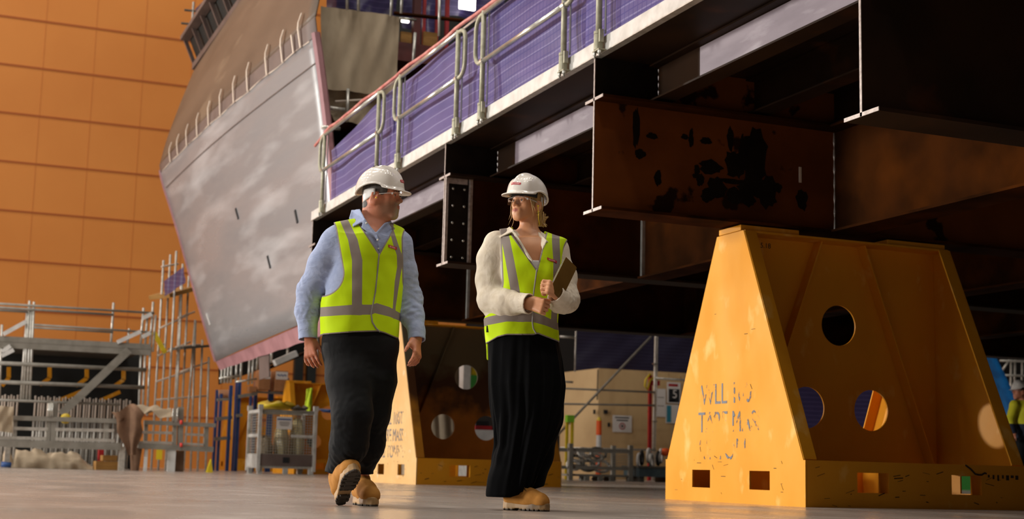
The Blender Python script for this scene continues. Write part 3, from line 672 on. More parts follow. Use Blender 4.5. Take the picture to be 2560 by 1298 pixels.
# black box added as a backdrop for the shade behind the props
one('shade_backdrop', MB().boxb(at(-80, 900, 38)[0], at(352, 900, 38)[0], 37.6, 41, 0, at(200, 868, 37.6)[2]), M_black, 'black backdrop added for the shade under the scaffold platform', 'backdrop')
# props stored upright
PG = 'galvanised props stored upright under the platform'
pr0 = MB().tube((0, 0, 0), (0, 0, 1.05), .032, 8).tube((0, 0, 1.05), (0, 0, 1.62), .024, 8).boxb(-.06, .06, -.06, .06, 0, .012)
proto = None
for k in range(44):
    x = -3+k*7.6+((k*13) % 5)*.5; row = k % 2
    if 50 < x < 84: continue
    p = at(x, 1000, 35.2+row*.7); p[2] = 0.0
    lb = 'galvanised steel prop standing in the row under the scaffold platform'
    if proto is None:
        proto = thing('steel_prop', lb, 'prop', p, group=PG)
        MB().tube((0, 0, 0), (0, 0, 1.12), .03, 8).build('outer_tube', M_galv, proto, world=False, smooth=True)
        MB().tube((0, 0, 1.12), (0, 0, 1.66), .022, 8).build('inner_tube', M_strap, proto, world=False, smooth=True)
        MB().boxb(-.06, .06, -.06, .06, 0, .012).build('foot_plate', M_galv, proto, world=False)
    else: dup(proto, p)
YG = 'yellow formwork arms under the platform'
for k, (x, y0, y1, x2, y2) in enumerate(((22, 918, 945, 5, 965), (124, 918, 946, 100, 962), (217, 920, 946, 190, 965), (309, 926, 950, 285, 966), (140, 1000, 1004, 205, 978), (255, 996, 1000, 300, 980))):
    m = MB().bar(at(x, y0, 36.8), at(x, y1, 36.8), .09, .09).bar(at(x, y1, 36.8), at(x2, y2, 36.8), .09, .09)
    one('formwork_arm', m, M_yel, ['yellow bent arm at the frame edge under the platform', 'yellow bent arm right of the tube cluster', 'yellow bent arm under the middle of the platform', 'yellow bent arm under the platform stair', 'yellow sloping arm above the prop row', 'yellow sloping arm beside the stair foot'][k], 'arm', YG)
# ------------------------------------------------------------------ grey steel frames lying in front
YB = 31.2
def B_(x0, y0, x1, y1, h, w=.1, Y=YB, m=None): return MB().bar(at(x0, y0, Y), at(x1, y1, Y), w, h*Y*1.07/CF)
F1 = thing('pipe_rack', 'grey painted ladder frame on blocks below the scaffold, left one', 'frame', at(130, 1110, YB))
for x0, y0, x1, y1, h in ((30, 1045, 290, 1053, 10), (-40, 1107, 302, 1117, 16)): B_(x0, y0, x1, y1, h, .16).build('chord', M_grey, F1)
for x0, y0, x1, y1, h in ((30, 1071, 120, 1074, 7), (138, 1074, 285, 1077, 7), (-40, 1094, 115, 1097, 7), (138, 1098, 285, 1102, 7)): B_(x0, y0, x1, y1, h, .09).build('rung', M_galv, F1)
for x, y0, y1, h in ((134, 1006, 1110, 13), (120, 1050, 1106, 8), (265, 1054, 1112, 10), (37, 1050, 1106, 8)): MB().bar(at(x+1, y0, YB+.02), at(x-1, y1, YB+.02), h*YB*1.07/CF, .12).build('upright', M_grey, F1)
for x in (122, 127, 132): MB().tube(at(x, 1008, YB-.08), at(x-1, 1043, YB-.08), .022, 8).build('sleeve', M_pipe, F1, smooth=True)
for x, h in ((304, 13),): p = at(x, 1150, YB); MB().boxb(p[0]-.06, p[0]+.06, YB-.06, YB+.06, 0, at(x, 1117, YB)[2]).build('leg', M_galv, F1)
p = at(20, 1150, YB); MB().boxb(p[0]-.05, p[0]+.05, YB+.3, YB+.4, 0, at(20, 1112, YB)[2]).build('leg', M_galv, F1)
F2 = thing('pipe_rack', 'grey painted ladder frame beside the blue racking, right one', 'frame', at(440, 1115, YB))
for x0, y0, x1, y1, h in ((360, 1056, 538, 1064, 9), (345, 1115, 532, 1124, 12)): B_(x0, y0, x1, y1, h, .16).build('chord', M_grey, F2)
for x0, y0, x1, y1, h in ((355, 1081, 430, 1083, 6), (462, 1086, 508, 1088, 5), (346, 1106, 430, 1108, 6), (458, 1110, 508, 1112, 5)): B_(x0, y0, x1, y1, h, .09).build('rung', M_galv, F2)
for x, y0, y1, h in ((451, 1018, 1120, 12), (436, 1060, 1116, 8), (515, 1064, 1120, 9), (364, 1056, 1112, 8)): MB().bar(at(x+1, y0, YB+.02), at(x-1, y1, YB+.02), h*YB*1.07/CF, .12).build('upright', M_grey, F2)
for x in (433, 444): MB().tube(at(x, 1022, YB-.08), at(x-1, 1055, YB-.08), .022, 8).build('sleeve', M_pipe, F2, smooth=True)
for x, w in ((428, .08), (364, .03)): p = at(x, 1150, YB); MB().boxb(p[0]-w, p[0]+w, YB-.06, YB+.06, 0, at(x, 1122, YB)[2]).build('leg', M_white, F2)
one('timber_block', MB().boxb(at(437, 1150, YB+.3)[0], at(459, 1150, YB+.3)[0], YB+.25, YB+.6, 0, at(448, 1127, YB)[2]), M_tarpb, 'brown timber block under the right grey frame', 'block')
# canvas on and under the frames
one('canvas_cover', wavy(at(-30, 1012, YB-.2), at(34, 1018, YB-.2), at(32, 1083, YB-.2), at(-30, 1075, YB-.2), .05, 24, 16, 1.2, 1, (0, 1, 0)), M_tarp, 'tan canvas hung over the frame end at the picture edge', 'canvas', 'canvas sheets over the grey frames', smooth=True)
def brown(u, v):
    cx = 320+10*v; w = (42*(1-v)+12*v)*(1-.15*math.sin(v*9)); y = 1030+108*v+(8*math.sin(u*7) if v < .2 else 0)-14*(1-v)*math.sin(math.pi*u)
    p = at(cx+(u-.5)*2*w, y, YB-.18-.12*math.sin(u*9+v*3)*.5); return p
one('canvas_cover', MB().grid(brown, 26, 22), M_tarpb, 'brown canvas draped like a cape over the gap between the grey frames', 'canvas', 'canvas sheets over the grey frames', smooth=True)
def cone(u, v):
    a = u*6.28; r = .13*(1-.35*v); c = at(337, 1172, YB+.1); return A([c[0]+r*math.cos(a), YB+.1+r*math.sin(a), .48-.48*v])
one('wrapped_leg', MB().grid(cone, 12, 5, True), M_tarpb, 'brown wrapped post standing under the draped canvas', 'post', smooth=True)
one('canvas_cover', wavy(at(334, 1014, YB+.2), at(428, 1016, YB+.2), at(430, 1044, YB-.1), at(338, 1038, YB-.1), .07, 24, 14, 1.3, 4, (0, .4, 1)), M_tarp, 'folded tan canvas lying on top of the right grey frame', 'canvas', 'canvas sheets over the grey frames', smooth=True)
def heap(u, v):
    x = 6+228*u; b = atz(x, 1167); top = .40*(1-.25*u)*(math.sin(math.pi*min(1, u*6+.2)) if u < .13 else 1)*(1 if u < .85 else max(.1, (1-u)/.15))
    t = v*math.pi; p = at(x, 1160, YB+1.1-.55*math.cos(t)); n = .03*math.sin(u*31+v*5)+.035*math.sin(u*17-v*9)+.015*math.sin(u*63+v*11)
    return A([p[0], YB+1.1-.5*math.cos(t)+n*.6, max(.004, top*math.sin(t)+n*math.sin(t))])
one('canvas_heap', MB().grid(heap, 60, 18), M_tarp, 'long heap of tan canvas lying on the floor under the grey frame', 'canvas', smooth=True)
def sm(x0, y0, x1, y1, Y, d, m, nm, lb, cat, grp=None, ground=False, **k):
    a, b = at(x0, y0, Y), at(x1, y1, Y)
    z0, z1 = sorted((a[2], b[2]))
    if ground: z0 = 0
    return one(nm, MB().boxb(min(a[0], b[0]), max(a[0], b[0]), Y, Y+d, z0, z1), m, lb, cat, grp, **k)
sm(240, 1153, 300, 1169, YB+.35, .5, M_timber, 'timber_plank', 'lower yellow timber plank left of the frame leg', 'plank', 'timber planks by the frame leg', ground=True, bevel=.01)
one('timber_plank', MB().boxb(at(262, 1150, YB)[0], at(300, 1150, YB)[0], YB+.4, YB+.8, at(250, 1152.6, YB)[2], at(250, 1138, YB)[2]), M_timber, 'upper yellow timber plank left of the frame leg', 'plank', 'timber planks by the frame leg', bevel=.01)
sm(248, 1120, 259, 1142, YB+.95, .2, M_red, 'red_can', 'red can under the left grey frame', 'can', ground=True)
one('blue_roll', MB().tube(at(3, 1161, YB-.1), at(28, 1163, YB-.1), .055, 12), M_blue, 'blue roll on the floor at the picture edge', 'roll', smooth=True)
one('yellow_ball', MB().ball(at(164, 1047, YB+.22), .11, 14, (1, 1, 1)), M_yplas, 'round yellow ball on top of the left grey frame', 'ball', smooth=True)
one('yellow_tag', MB().box(at(398, 1137, YB-.12), (.12, .03, .21)), M_yplas, 'yellow tag hanging under the right grey frame', 'tag')
one('wet_floor_sign', MB().prism([(at(521, 1161, 30.6)[0]-.02, 0.), (at(531, 1161, 30.6)[0]+.02, 0.), (at(529, 1135, 30.6)[0], .28)], 'y', 30.6, 30.75), M_yplas, 'small yellow folding floor sign beside the blue racking', 'sign')
for x, y, lb in ((453, 1056, 'red hose coupling on top of the right frame post'), (453, 1113, 'red hose coupling low on the right frame post')):
    one('red_coupling', MB().tube(at(x, y-5, YB-.1), at(x, y+5, YB-.1), .03, 10), mat('bright_red', 'F0463C', rough=.4), lb, 'coupling', smooth=True)
# ------------------------------------------------------------------ scaffold tower beside the hull
YW2 = 34.5
S2 = thing('scaffold_tower', 'tall galvanised scaffold tower between the orange wall and the hull', 'scaffold', at(460, 1150, YW2))
for x0, y0, x1, y1, dy in ((409, 651, 387, 1020, 0), (426, 637, 404, 1022, .4), (441, 628, 421, 1026, -.3), (453, 690, 437, 1028, .2), (457, 660, 441, 1028, 0), (472, 690, 455, 1026, .3), (488, 800, 470, 1028, 0), (489, 803, 482, 1010, .3), (506, 850, 500, 1010, 0), (522, 893, 519, 1000, 0)):
    p, q = at(x0, y0, YW2+dy), at(x1, y1, YW2+dy); q = q+(q-p)*(q[2]/(p[2]-q[2])); MB().tube(p, q, .026, 8).build('standard', M_galv, S2, smooth=True)
for x0, y0, x1, y1 in ((398, 822, 470, 788), (395, 890, 475, 855), (390, 955, 480, 925), (394, 858, 412, 862), (392, 1000, 520, 990), (440, 868, 500, 862), (405, 667, 445, 660), (446, 795, 486, 780), (452, 930, 522, 905)):
    MB().tube(at(x0, y0, YW2-.1), at(x1, y1, YW2+.6), .024, 8).build('ledger', M_strap, S2, smooth=True)
MB().bar(at(398, 742, YW2), at(472, 722, YW2+.4), .8, .1).build('deck_boards', M_timber, S2)
MB().bar(at(440, 872, YW2), at(512, 866, YW2+.3), .7, .06).build('deck_boards', M_greyd, S2)
MB().bar(at(384, 830, YW2-.2), at(413, 883, YW2-.2), .06, .1).build('yellow_guard', M_yplas, S2, label='yellow netting strip on the tower side')
one('safety_netting', wavy(at(407, 703, YW2-.5), at(459, 668, YW2-.45), at(462, 708, YW2-.45), at(412, 741, YW2-.5), .02, 16, 8, 1., .5, (1, 0, 0)), M_net, 'small purple netting panel high on the scaffold tower', 'netting', smooth=True)
# ------------------------------------------------------------------ blue pallet racking with cartons
YK = 37.2
K = thing('pallet_rack', 'blue pallet racking under the hull', 'rack', atz(620, 1177))
K.location = (at(620, 1100, YK)[0], YK, 0)
for x, w, yt, dy in ((543, 6, 975, .9), (553, 6, 985, .2), (578, 7, 964, 0), (592, 5, 955, .8), (599, 8, 955, .1), (627, 5, 990, .8), (641, 8, 944, .42), (679, 13, 946, .42), (718, 8, 946, .42)):
    a = at(x, yt, YK+dy); ww = w*YK*1.05/CF/2
    MB().boxb(a[0]-ww, a[0]+ww, YK+dy-.05, YK+dy+.05, 0, a[2]).build('upright', M_blue, K)
for x0, y0, x1, y1, h in ((543, 1000, 580, 998, 6), (596, 992, 642, 984, 8), (540, 1048, 580, 1044, 8), (536, 1098, 576, 1095, 8), (590, 1040, 605, 1038, 7), (641, 980, 720, 985, 5)):
    B_(x0, y0, x1, y1, h, .1, YK+.02).build('beam', M_grey, K)
for x0, x1, y0, y1, lb in ((646, 678, 926, 974, 'brown carton with a pale blue printed label, left of two on the rack'), (687, 721, 928, 978, 'brown carton with a pale blue printed label, right of two on the rack')):
    a, b = at(x0, y1, YK-.2), at(x1, y0, YK-.2)
    c = thing('carton', lb, 'box', ((a[0]+b[0])/2, YK, a[2]), group='cartons on the blue racking')
    MB().boxb(a[0], b[0], YK-.2, YK+.3, a[2], b[2]).build('box', M_card, c, bevel=.01)
    lz = b[2]-.03
    MB().boxb(a[0]+.01, b[0]-.01, YK-.206, YK-.2, lz-.2, lz).build('label', M_paper, c)
    MB().path([(a[0]+.04+.03*i, YK-.208, lz-.09+.025*math.sin(i*2.1)) for i in range(9)], .012, 5).build('print', M_blue, c, label='blue scribbled print')
sm(624, 966, 641, 980, YK-.1, .3, M_card, 'carton', 'small pale carton on the rack left of the two labelled ones', 'box', 'cartons on the blue racking')
for k in range(7):
    x = 562+k*3.2 if k < 4 else 553+k*1.0
    one('copper_tube', MB().tube(at(548+k*4.5, 975, YK+.5), at(548+k*4.5, 1000, YK+.5), .022, 8), mat('copper_pipe', 'B98A6A', 'A87858', rough=.4, metal=.6), 'short copper coloured tube stored upright in the blue racking', 'tube', 'copper tubes in the racking', smooth=True)
# tubes hanging below the hull
GH = 'scaffold tubes under the hull edge'
hb = thing('hull_staging', 'scaffold staging hung under the hull edge above the blue racking', 'scaffold', at(640, 900, 33.))
for x0, y0, x1, y1 in ((555, 922, 553, 958), (563, 918, 561, 958), (571, 914, 569, 958), (579, 905, 577, 958), (592, 898, 590, 957), (604, 893, 601, 956), (625, 886, 621, 962), (634, 884, 630, 960), (645, 875, 641, 925), (679, 860, 678, 907), (720, 845, 718, 902)):
    MB().tube(at(x0, y0, 33.), at(x1, y1, 33.), .03, 8).build('standard', M_galv, hb, smooth=True)
for x0, y0, x1, y1 in ((600, 905, 642, 892), (679, 880, 722, 862), (548, 946, 600, 940), (590, 955, 642, 948), (780, 848, 805, 838)):
    MB().tube(at(x0, y0, 32.9), at(x1, y1, 32.9), .025, 8).build('ledger', M_pipe, hb, smooth=True)
MB().bar(at(686, 908, 32.8), at(740, 884, 32.8), .25, .14).build('plank', M_white, hb)
MB().bar(at(660, 925, 33.4), at(800, 868, 33.4), .3, .07).build('deck_boards', M_rust2, hb)
MB().solid([at(548, 920, 35.5), at(800, 830, 35.5), at(800, 862, 35.5), at(660, 920, 35.5), at(548, 962, 35.5)], (0, .1, 0)).build('staging_backdrop', M_black, hb)  # black sheet put in for the dark behind the staging
for x, lb in ((748, 'black vertical strip on the orange wall left of the hand'), (780, 'black vertical strip on the orange wall behind the hand')):
    a = at(x, 880, YW-.2); one('black_column', MB().boxb(a[0]-.14, a[0]+.14, YW-.3, YW-.05, 0, at(x, 868, YW)[2]+.3), M_black, lb, 'column', 'black columns on the orange wall')
# ------------------------------------------------------------------ mesh cage with bags
YC = 30.6
c0, c1, cz = at(607, 1180, YC)[0], at(783, 1180, YC)[0], at(640, 1020, YC)[2]
ang = 0.
C_ = thing('mesh_cage', 'galvanised mesh cage pallet with bags and a white notice', 'cage', ((c0+c1)/2, YC, 0))
xl = at(648, 1100, YC)[0]; yb = YC+1.05
xA = at(606, 1100, yb)[0]
def cage_post(x, y, n='post'): MB().boxb(x-.035, x+.035, y-.035, y+.035, .06, cz+.02).boxb(x-.05, x+.05, y-.05, y+.05, cz-.03, cz+.08).build(n, M_galvw, C_)
for x, y in ((xl, YC), (c1, YC), (xl, yb), (c1, yb)): cage_post(x, y)
for z in (.3, .82, cz-.06):
    for x in (xl, c1): MB().boxb(x-.025, x+.025, YC, yb, z-.035, z+.035).build('side_rail', M_galvw, C_)
for z in (cz-.06,): MB().boxb(xl, c1, YC-.02, YC+.02, z-.035, z+.035).build('front_rail', M_grey, C_); MB().boxb(xl, c1, yb-.02, yb+.02, z-.035, z+.035).build('rear_rail', M_galvw, C_)
MB().boxb(xl+.7, c1, YC-.02, YC+.02, .79, .85).build('front_rail', M_galvw, C_)
MB().boxb(xl, c1, YC-.02, YC+.02, .17, .42).build('skirt', M_strip, C_)
MB().boxb(xl-.02, xl+.02, YC, yb, .12, .42).build('skirt', M_galvw, C_)
MB().boxb(xl, c1, YC, yb, .12, .17).build('floor_plate', M_galv, C_)
for x, y in ((xl+.05, YC+.05), (c1-.05, YC+.05), (xl+.05, yb-.05), (c1-.05, yb-.05), ((xl+c1)/2, YC+.05)): MB().boxb(x-.05, x+.05, y-.05, y+.05, 0, .12).build('foot', M_galvw, C_)
MB().boxb(xl-.004, xl+.004, YC, yb, .42, cz-.1).build('mesh_panel', M_wirey, C_)
MB().boxb(xl, c1, YC+.0, YC+.006, .42, cz-.1).build('mesh_panel', M_wire, C_)
MB().boxb((xl+c1)/2-.08, (xl+c1)/2+.06, YC-.026, YC-.02, .24, .36).build('plate', M_ink, C_)
nt_ = thing('notice', 'white notice with a blue header tied to the mesh cage', 'sign', at(711, 1058, YC-.04))
MB().box(at(711, 1058, YC-.04), (.34, .008, .27)).build('board', M_paper, nt_)
MB().box(at(711, 1049, YC-.046), (.3, .004, .03)).build('header', M_blue, nt_)
for i in range(3): MB().box(at(711, 1056+4*i, YC-.046), (.22-.04*(i == 2), .003, .014)).build('print_line', M_strip, nt_)
def sack(x, z0, z1, rx, ry, m, lb, nm='sack', y=None, sd=1.):
    y = YC+.5 if y is None else y
    def fn(u, v):
        t = u*6.283; r = (math.sin(math.pi*(.08+.84*v)))**.45*(1+.09*math.sin(3*t+sd)+.06*math.sin(7*t+v*6+sd))
        return A([x+rx*r*math.cos(t), y+ry*r*math.sin(t), z0+(z1-z0)*v+.03*math.sin(4*t+sd)*v])
    return one(nm, MB().grid(fn, 26, 12, True), m, lb, 'sack', 'sacks in the mesh cage', smooth=True)
M_sackp = mat('clear_film', 'CDBE8E', 'B8A878', rough=.3, scale=5, bump=.01, bscale=9)
sack(xl+.25, .18, .8, .15, .28, M_tarp, 'tan sack in the left end of the mesh cage', sd=2)
sack(xl+.60, .18, 1.1, .15, .28, M_sackp, 'tall film wrapped sack behind the notice', sd=4)
sack(xl+.95, .18, 1.2, .15, .28, M_sackp, 'film wrapped sack in the right end of the mesh cage', sd=5)
sack(xl+.45, cz+.0, cz+.17, .42, .3, M_yplas, 'yellow sack lying across the cage top', sd=1)
sack(xl+.95, cz+.0, cz+.09, .2, .25, M_greyd, 'grey crumpled sack on the cage top', sd=3)
# hi-viz vest and blue rag hung on the far trestle
hv = wavy(at(768, 973, 32.05), at(781, 970, 32.05), at(778, 1033, 32.05), at(762, 1032, 32.05), .03, 14, 16, 1., 0, (0, 1, 0))
one('hung_vest', hv, M_hiviz, 'hi-viz yellow vest hung on the far trestle above the cage', 'vest', smooth=True, solid=.03)
one('blue_rag', wavy(at(795, 1022, 32.0), at(850, 1024, 32.0), at(840, 1034, 31.9), at(808, 1031, 31.9), .03, 12, 6, 1., 1, (0, 1, 0)), M_blue, 'blue rag hanging on the far trestle beside the black trousers', 'rag', smooth=True)
one('red_drum', MB().lathe([(.02, 0), (.16, 0), (.16, .3), (.12, .34), (.02, .34)], at(838, 1180, 31.6)*A([1, 1, 0]), 16), M_red, 'red drum on the floor half behind the black trousers', 'drum', smooth=True)
# ------------------------------------------------------------------ behind the middle trestle
YM = 27.
a, b = at(1076, 1100, YM), at(1150, 1100, YM)
def covered(u, v):
    t = u*6.283; c, s_ = math.cos(t), math.sin(t); k = 1/max(abs(c), abs(s_))**.75
    zt = 2.35; x = (a[0]+b[0])/2+(b[0]-a[0])*.62*c*k*(1-.12*v); y = YM+.9+.8*s_*k*(1-.1*v)
    if v > .93: x = (x-(a[0]+b[0])/2)*(1-(v-.93)/.07*.98)+(a[0]+b[0])/2; y = (y-YM-.9)*(1-(v-.93)/.07*.98)+YM+.9
    return A([x+.03*math.sin(9*t+v*4), y+.04*math.sin(11*t+v*7), zt*min(1, v/.93)])
one('covered_load', MB().grid(covered, 48, 24, True), M_tarp, 'tall load under a grey tan tarpaulin, seen through the trestle holes', 'load', smooth=True)
bn = thing('white_bench', 'white steel bench seen through the right hole of the lettered trestle', 'bench', at(1240, 1150, 26)*A([1, 1, 0]))
a, b = at(1180, 1074, 26), at(1330, 1078, 26)
MB().boxb(a[0], b[0], 26, 26.8, a[2]-.18, a[2]).build('top', M_white, bn)
MB().boxb(a[0], b[0], 26.02, 26.06, .42, a[2]-.18).build('front_panel', M_white, bn)
for x in (a[0]+.05, b[0]-.05): MB().boxb(x-.04, x+.04, 26.1, 26.7, 0, a[2]-.18).build('leg', M_galv, bn)
sm(1190, 1052, 1222, 1073, 26.3, .3, M_ink, 'black_bag', 'black bag lying on the white bench', 'bag')
one('red_strap', MB().boxb(at(1186, 1071, 26.2)[0], at(1228, 1071, 26.2)[0], 26.15, 26.25, at(1200, 1074, 26)[2]+.002, at(1200, 1064, 26)[2]), M_red, 'red folded strap on the white bench', 'strap')
ca = thing('site_cabinet', 'white and yellow cabinet seen through the top hole of the lettered trestle', 'cabinet', (at(1172, 960, 34)[0], 34, 0))
MB().boxb(at(1158, 960, 34)[0], at(1176, 960, 34)[0], 34, 35, 0, at(1160, 905, 34)[2]).build('body', M_white, ca)
MB().boxb(at(1176, 960, 34)[0], at(1196, 960, 34)[0], 34, 35, 0, at(1180, 938, 34)[2]).build('body', M_gplas, ca)
MB().boxb(at(1176, 960, 34)[0], at(1196, 960, 34)[0], 34.05, 34.95, at(1180, 938, 34)[2], at(1180, 905, 34)[2]).build('body', M_yplas, ca)
# ------------------------------------------------------------------ plywood hut, signs and stillages right of the woman
YH = 38.
a, b, c = at(1430, 1190, YH), at(1497, 921, YH), at(1800, 930, YH)
h = thing('plywood_hut', 'plywood hut wall with notices behind a scaffold', 'hut', (b[0], YH, 0))
MB().boxb(b[0], c[0], YH, YH+.1, 0, b[2]).build('front_wall', M_ply, h)
MB().solid([(b[0], YH, 0), (b[0], YH, b[2]), (a[0], YH+.9, b[2]-.12), (a[0], YH+.9, 0)], (.05, .05, 0)).build('side_wall', M_ply, h)
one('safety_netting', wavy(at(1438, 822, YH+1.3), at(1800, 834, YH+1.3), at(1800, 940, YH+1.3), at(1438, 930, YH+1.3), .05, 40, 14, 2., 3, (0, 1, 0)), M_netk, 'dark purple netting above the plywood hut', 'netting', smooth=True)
YS = 35.6
S3 = thing('scaffold_bay', 'scaffold frame with a long diagonal brace before the plywood hut', 'scaffold', at(1520, 1150, YS))
for x0, y0, x1, y1, r in ((1639, 838, 1632, 1150, .03), (1644, 842, 1637, 1150, .02), (1440, 825, 1437, 930, .022)):
    p, q = at(x0, y0, YS), at(x1, y1, YS)
    if y1 > 1000: q = q+(q-p)*(q[2]/(p[2]-q[2]))
    MB().tube(p, q, r, 10).build('standard', M_galv, S3, smooth=True)
for x0, y0, x1, y1, r, m in ((1400, 971, 1636, 981, .028, M_grey), (1400, 1010, 1636, 1014, .028, M_grey), (1640, 946, 1760, 954, .032, M_galv), (1400, 842, 1437, 844, .03, M_galv), (1400, 954, 1432, 956, .03, M_galv), (1400, 1120, 1640, 1126, .03, M_galv)):
    MB().tube(at(x0, y0, YS-.05), at(x1, y1, YS-.05), r, 10).build('ledger', m, S3, smooth=True)
MB().tube(at(1628, 842, YS-.12), at(1394, 1088, YS-.12), .034, 10).build('diagonal_brace', M_grey, S3, smooth=True)
for y in (910, 1054): MB().box(at(1637, y, YS-.02), (.13, .05, .03)).build('coupler', M_pipe, S3)
MB().tube(at(1495, 924, YS), at(1493, 1000, YS), .018, 8).build('standard', M_ink, S3)
st = thing('hose_station', 'red hose station post beside the scaffold upright', 'post', at(1624, 1150, YS+.5)*A([1, 1, 0]))
p = at(1624, 1100, YS+.5); MB().boxb(p[0]-.045, p[0]+.045, YS+.46, YS+.54, 0, at(1624, 938, YS+.5)[2]).build('post', M_red, st)
MB().path([at(x, y, YS+.4) for x, y in ((1626, 935), (1614, 950), (1612, 965), (1618, 975), (1626, 950), (1634, 945))], .03, 7).build('hose', M_yplas, st, smooth=True)
MB().box(at(1640, 958, YS+.45), (.2, .1, .14)).build('top_box', M_red, st)
def sign(x0, y0, x1, y1, Y, nm, lb, bands, m=M_paper, grp='notices on the plywood wall'):
    a, b = at(x0, y1, Y), at(x1, y0, Y); s = thing(nm, lb, 'sign', ((a[0]+b[0])/2, Y, a[2]), group=grp)
    MB().boxb(a[0], b[0], Y-.012, Y, a[2], b[2]).build('board', m, s)
    for (u0, v0, u1, v1, mm, pn) in bands:
        MB().boxb(a[0]+(b[0]-a[0])*u0, a[0]+(b[0]-a[0])*u1, Y-.016, Y-.012, b[2]+(a[2]-b[2])*v1, b[2]+(a[2]-b[2])*v0).build(pn, mm, s)
    return s, a, b
s5, a, b = sign(1667, 957, 1701, 1008, YH-.02, 'speed_sign', 'white notice with a dark square numbered 5', [(.1, .08, .8, .2, M_red, 'header'), (.12, .32, .92, .95, M_ink, 'dark_square'), (.16, .84, .6, .9, M_red, 'red_bar')])
MB().text('5', .36, lambda x, y, z: (b[0]-.2+x, YH-.04-z, a[2]+.16+y), sx=1.).build('number', M_paper, s5)
sign(1641, 973, 1664, 1042, YH-.02, 'notice_sheet', 'white paper sheets pinned behind the scaffold upright', [(.1, .3, .8, .32, M_strip, 'print_line'), (.1, .6, .8, .62, M_strip, 'print_line')])
sign(1664, 1013, 1697, 1058, YH-.02, 'notice_sheet', 'white sheet with a teal stripe under the numbered notice', [(.06, .05, .4, .95, M_teal, 'teal_panel')])
sn, a, b = sign(1531, 1040, 1579, 1080, YH-.02, 'prohibition_sign', 'white sign with a red ring symbol low on the plywood', [(.12, .1, .85, .17, M_ink, 'print_line'), (.2, .26, .8, .33, M_ink, 'print_line')])
cx, cz_ = (a[0]+b[0])/2, a[2]+(b[2]-a[2])*.36
MB().flat(circ(cx, cz_, .1, 24), [circ(cx, cz_, .075, 24)], .004, (0, YH-.036, 0), (1, 0, 0), (0, 0, 1)).build('red_ring', M_red, sn)
MB().flat(circ(cx, cz_, .045, 14), [], .004, (0, YH-.036, 0), (1, 0, 0), (0, 0, 1)).build('symbol', M_strip, sn)
for x, y, w, hh, lb in ((1514, 1030, 10, 10, 'small black socket box on the plywood right of the bollard'), (1486, 1030, 5, 11, 'narrow black switch on the plywood above the bollard'), (1522, 1062, 5, 10, 'small black hook left of the ring sign')):
    a = at(x, y, YH-.03); one('socket_box', MB().box(a, (w*.0115, .05, hh*.0115)), M_ink, lb, 'socket', 'black fittings on the plywood wall')
YBl = 34.8
bo = thing('bollard', 'orange flexible bollard with a white band before the plywood', 'bollard', at(1497, 1150, YBl)*A([1, 1, 0]))
p = at(1497, 1100, YBl)[0]
for z0, z1, m, n in ((.0, .05, M_ink, 'base'), (.05, at(1497, 1127, YBl)[2], M_oplas, 'post'), (at(1497, 1127, YBl)[2], at(1497, 1088, YBl)[2], M_white, 'band'), (at(1497, 1088, YBl)[2], at(1497, 1052, YBl)[2], M_oplas, 'post')):
    MB().lathe([(.01, z0), (.075 if n != 'base' else .2, z0), (.07 if n != 'base' else .18, z1), (.01, z1)], (p, YBl, 0), 16).build(n, m, bo, smooth=False)
MB().lathe([(.07, 0), (.03, .1), (.01, .1)], (p, YBl, at(1497, 1052, YBl)[2]), 12).build('cap', M_yplas, bo)
YSt = 30.4
def cage_low(x0, x1, ytop, lb):
    a, b = at(x0, 1190, YSt), at(x1, 1190, YSt); zt = at((x0+x1)/2, ytop, YSt)[2]
    g = thing('mesh_stillage', lb, 'stillage', ((a[0]+b[0])/2, YSt, 0))
    for x in (a[0]+.05, b[0]-.05):
        for y in (YSt, YSt+.9): MB().boxb(x-.05, x+.05, y-.05, y+.05, 0, zt+.08).build('post', M_grey, g)
    for z in (.3, zt-.06):
        MB().boxb(a[0], b[0], YSt-.03, YSt+.03, z-.04, z+.04).build('rail', M_grey, g)
        MB().boxb(a[0], b[0], YSt+.87, YSt+.93, z-.04, z+.04).build('rail', M_grey, g)
    MB().boxb(a[0], b[0], YSt-.02, YSt+.92, .1, .15).build('floor_plate', M_grey, g)
    for k in (-.35, .0, .3): MB().boxb((a[0]+b[0])/2+k-.06, (a[0]+b[0])/2+k+.06, YSt-.03, YSt+.3, .0, .1).build('fork_channel', M_grey, g)
    MB().boxb(a[0], b[0], YSt-.034, YSt-.028, .34, zt-.1).build('mesh_panel', M_wire, g)
    return a, b, zt
a, b, zt = cage_low(1420, 1580, 1120, 'grey mesh stillage with tangled slings before the plywood')
rnd = random.Random(11)
for k in range(9):
    c = A([a[0]+.28+.095*k, YSt+.3+.06*(k % 3), .35+.1*(k % 4)]); r = .14+.035*(k % 3)
    tilt = rnd.uniform(-.9, .9)
    pts = [c+A([r*1.2*math.cos(t), r*.5*math.sin(t+tilt), r*.7*math.sin(t)*math.cos(tilt)]) for t in np.linspace(0, 6.28, 16)]
    one('lifting_sling', MB().path(pts, .035, 7, closed=True), [M_galv, M_greyd, M_white][k % 3], 'looped lifting sling in the grey mesh stillage', 'sling', 'slings in the mesh stillage', smooth=True)
bx = thing('steel_bin', 'teal grey steel bin heaped with pale hoses beside the trestle', 'bin', (at(1635, 1190, 30.6)[0], 30.6, 0))
a, b = at(1598, 1190, 30.2), at(1690, 1190, 30.2); zb_ = at(1640, 1166, 30.2)[2]
MB().boxb(a[0], b[0], 30.2, 31., .12, zb_).build('body', mat('teal_grey_paint', '4C5F66', '3E5057', rough=.5, scale=5), bx)
MB().boxb(a[0]-.03, b[0]+.03, 30.17, 31.03, zb_-.05, zb_).build('rim', M_greyd, bx)
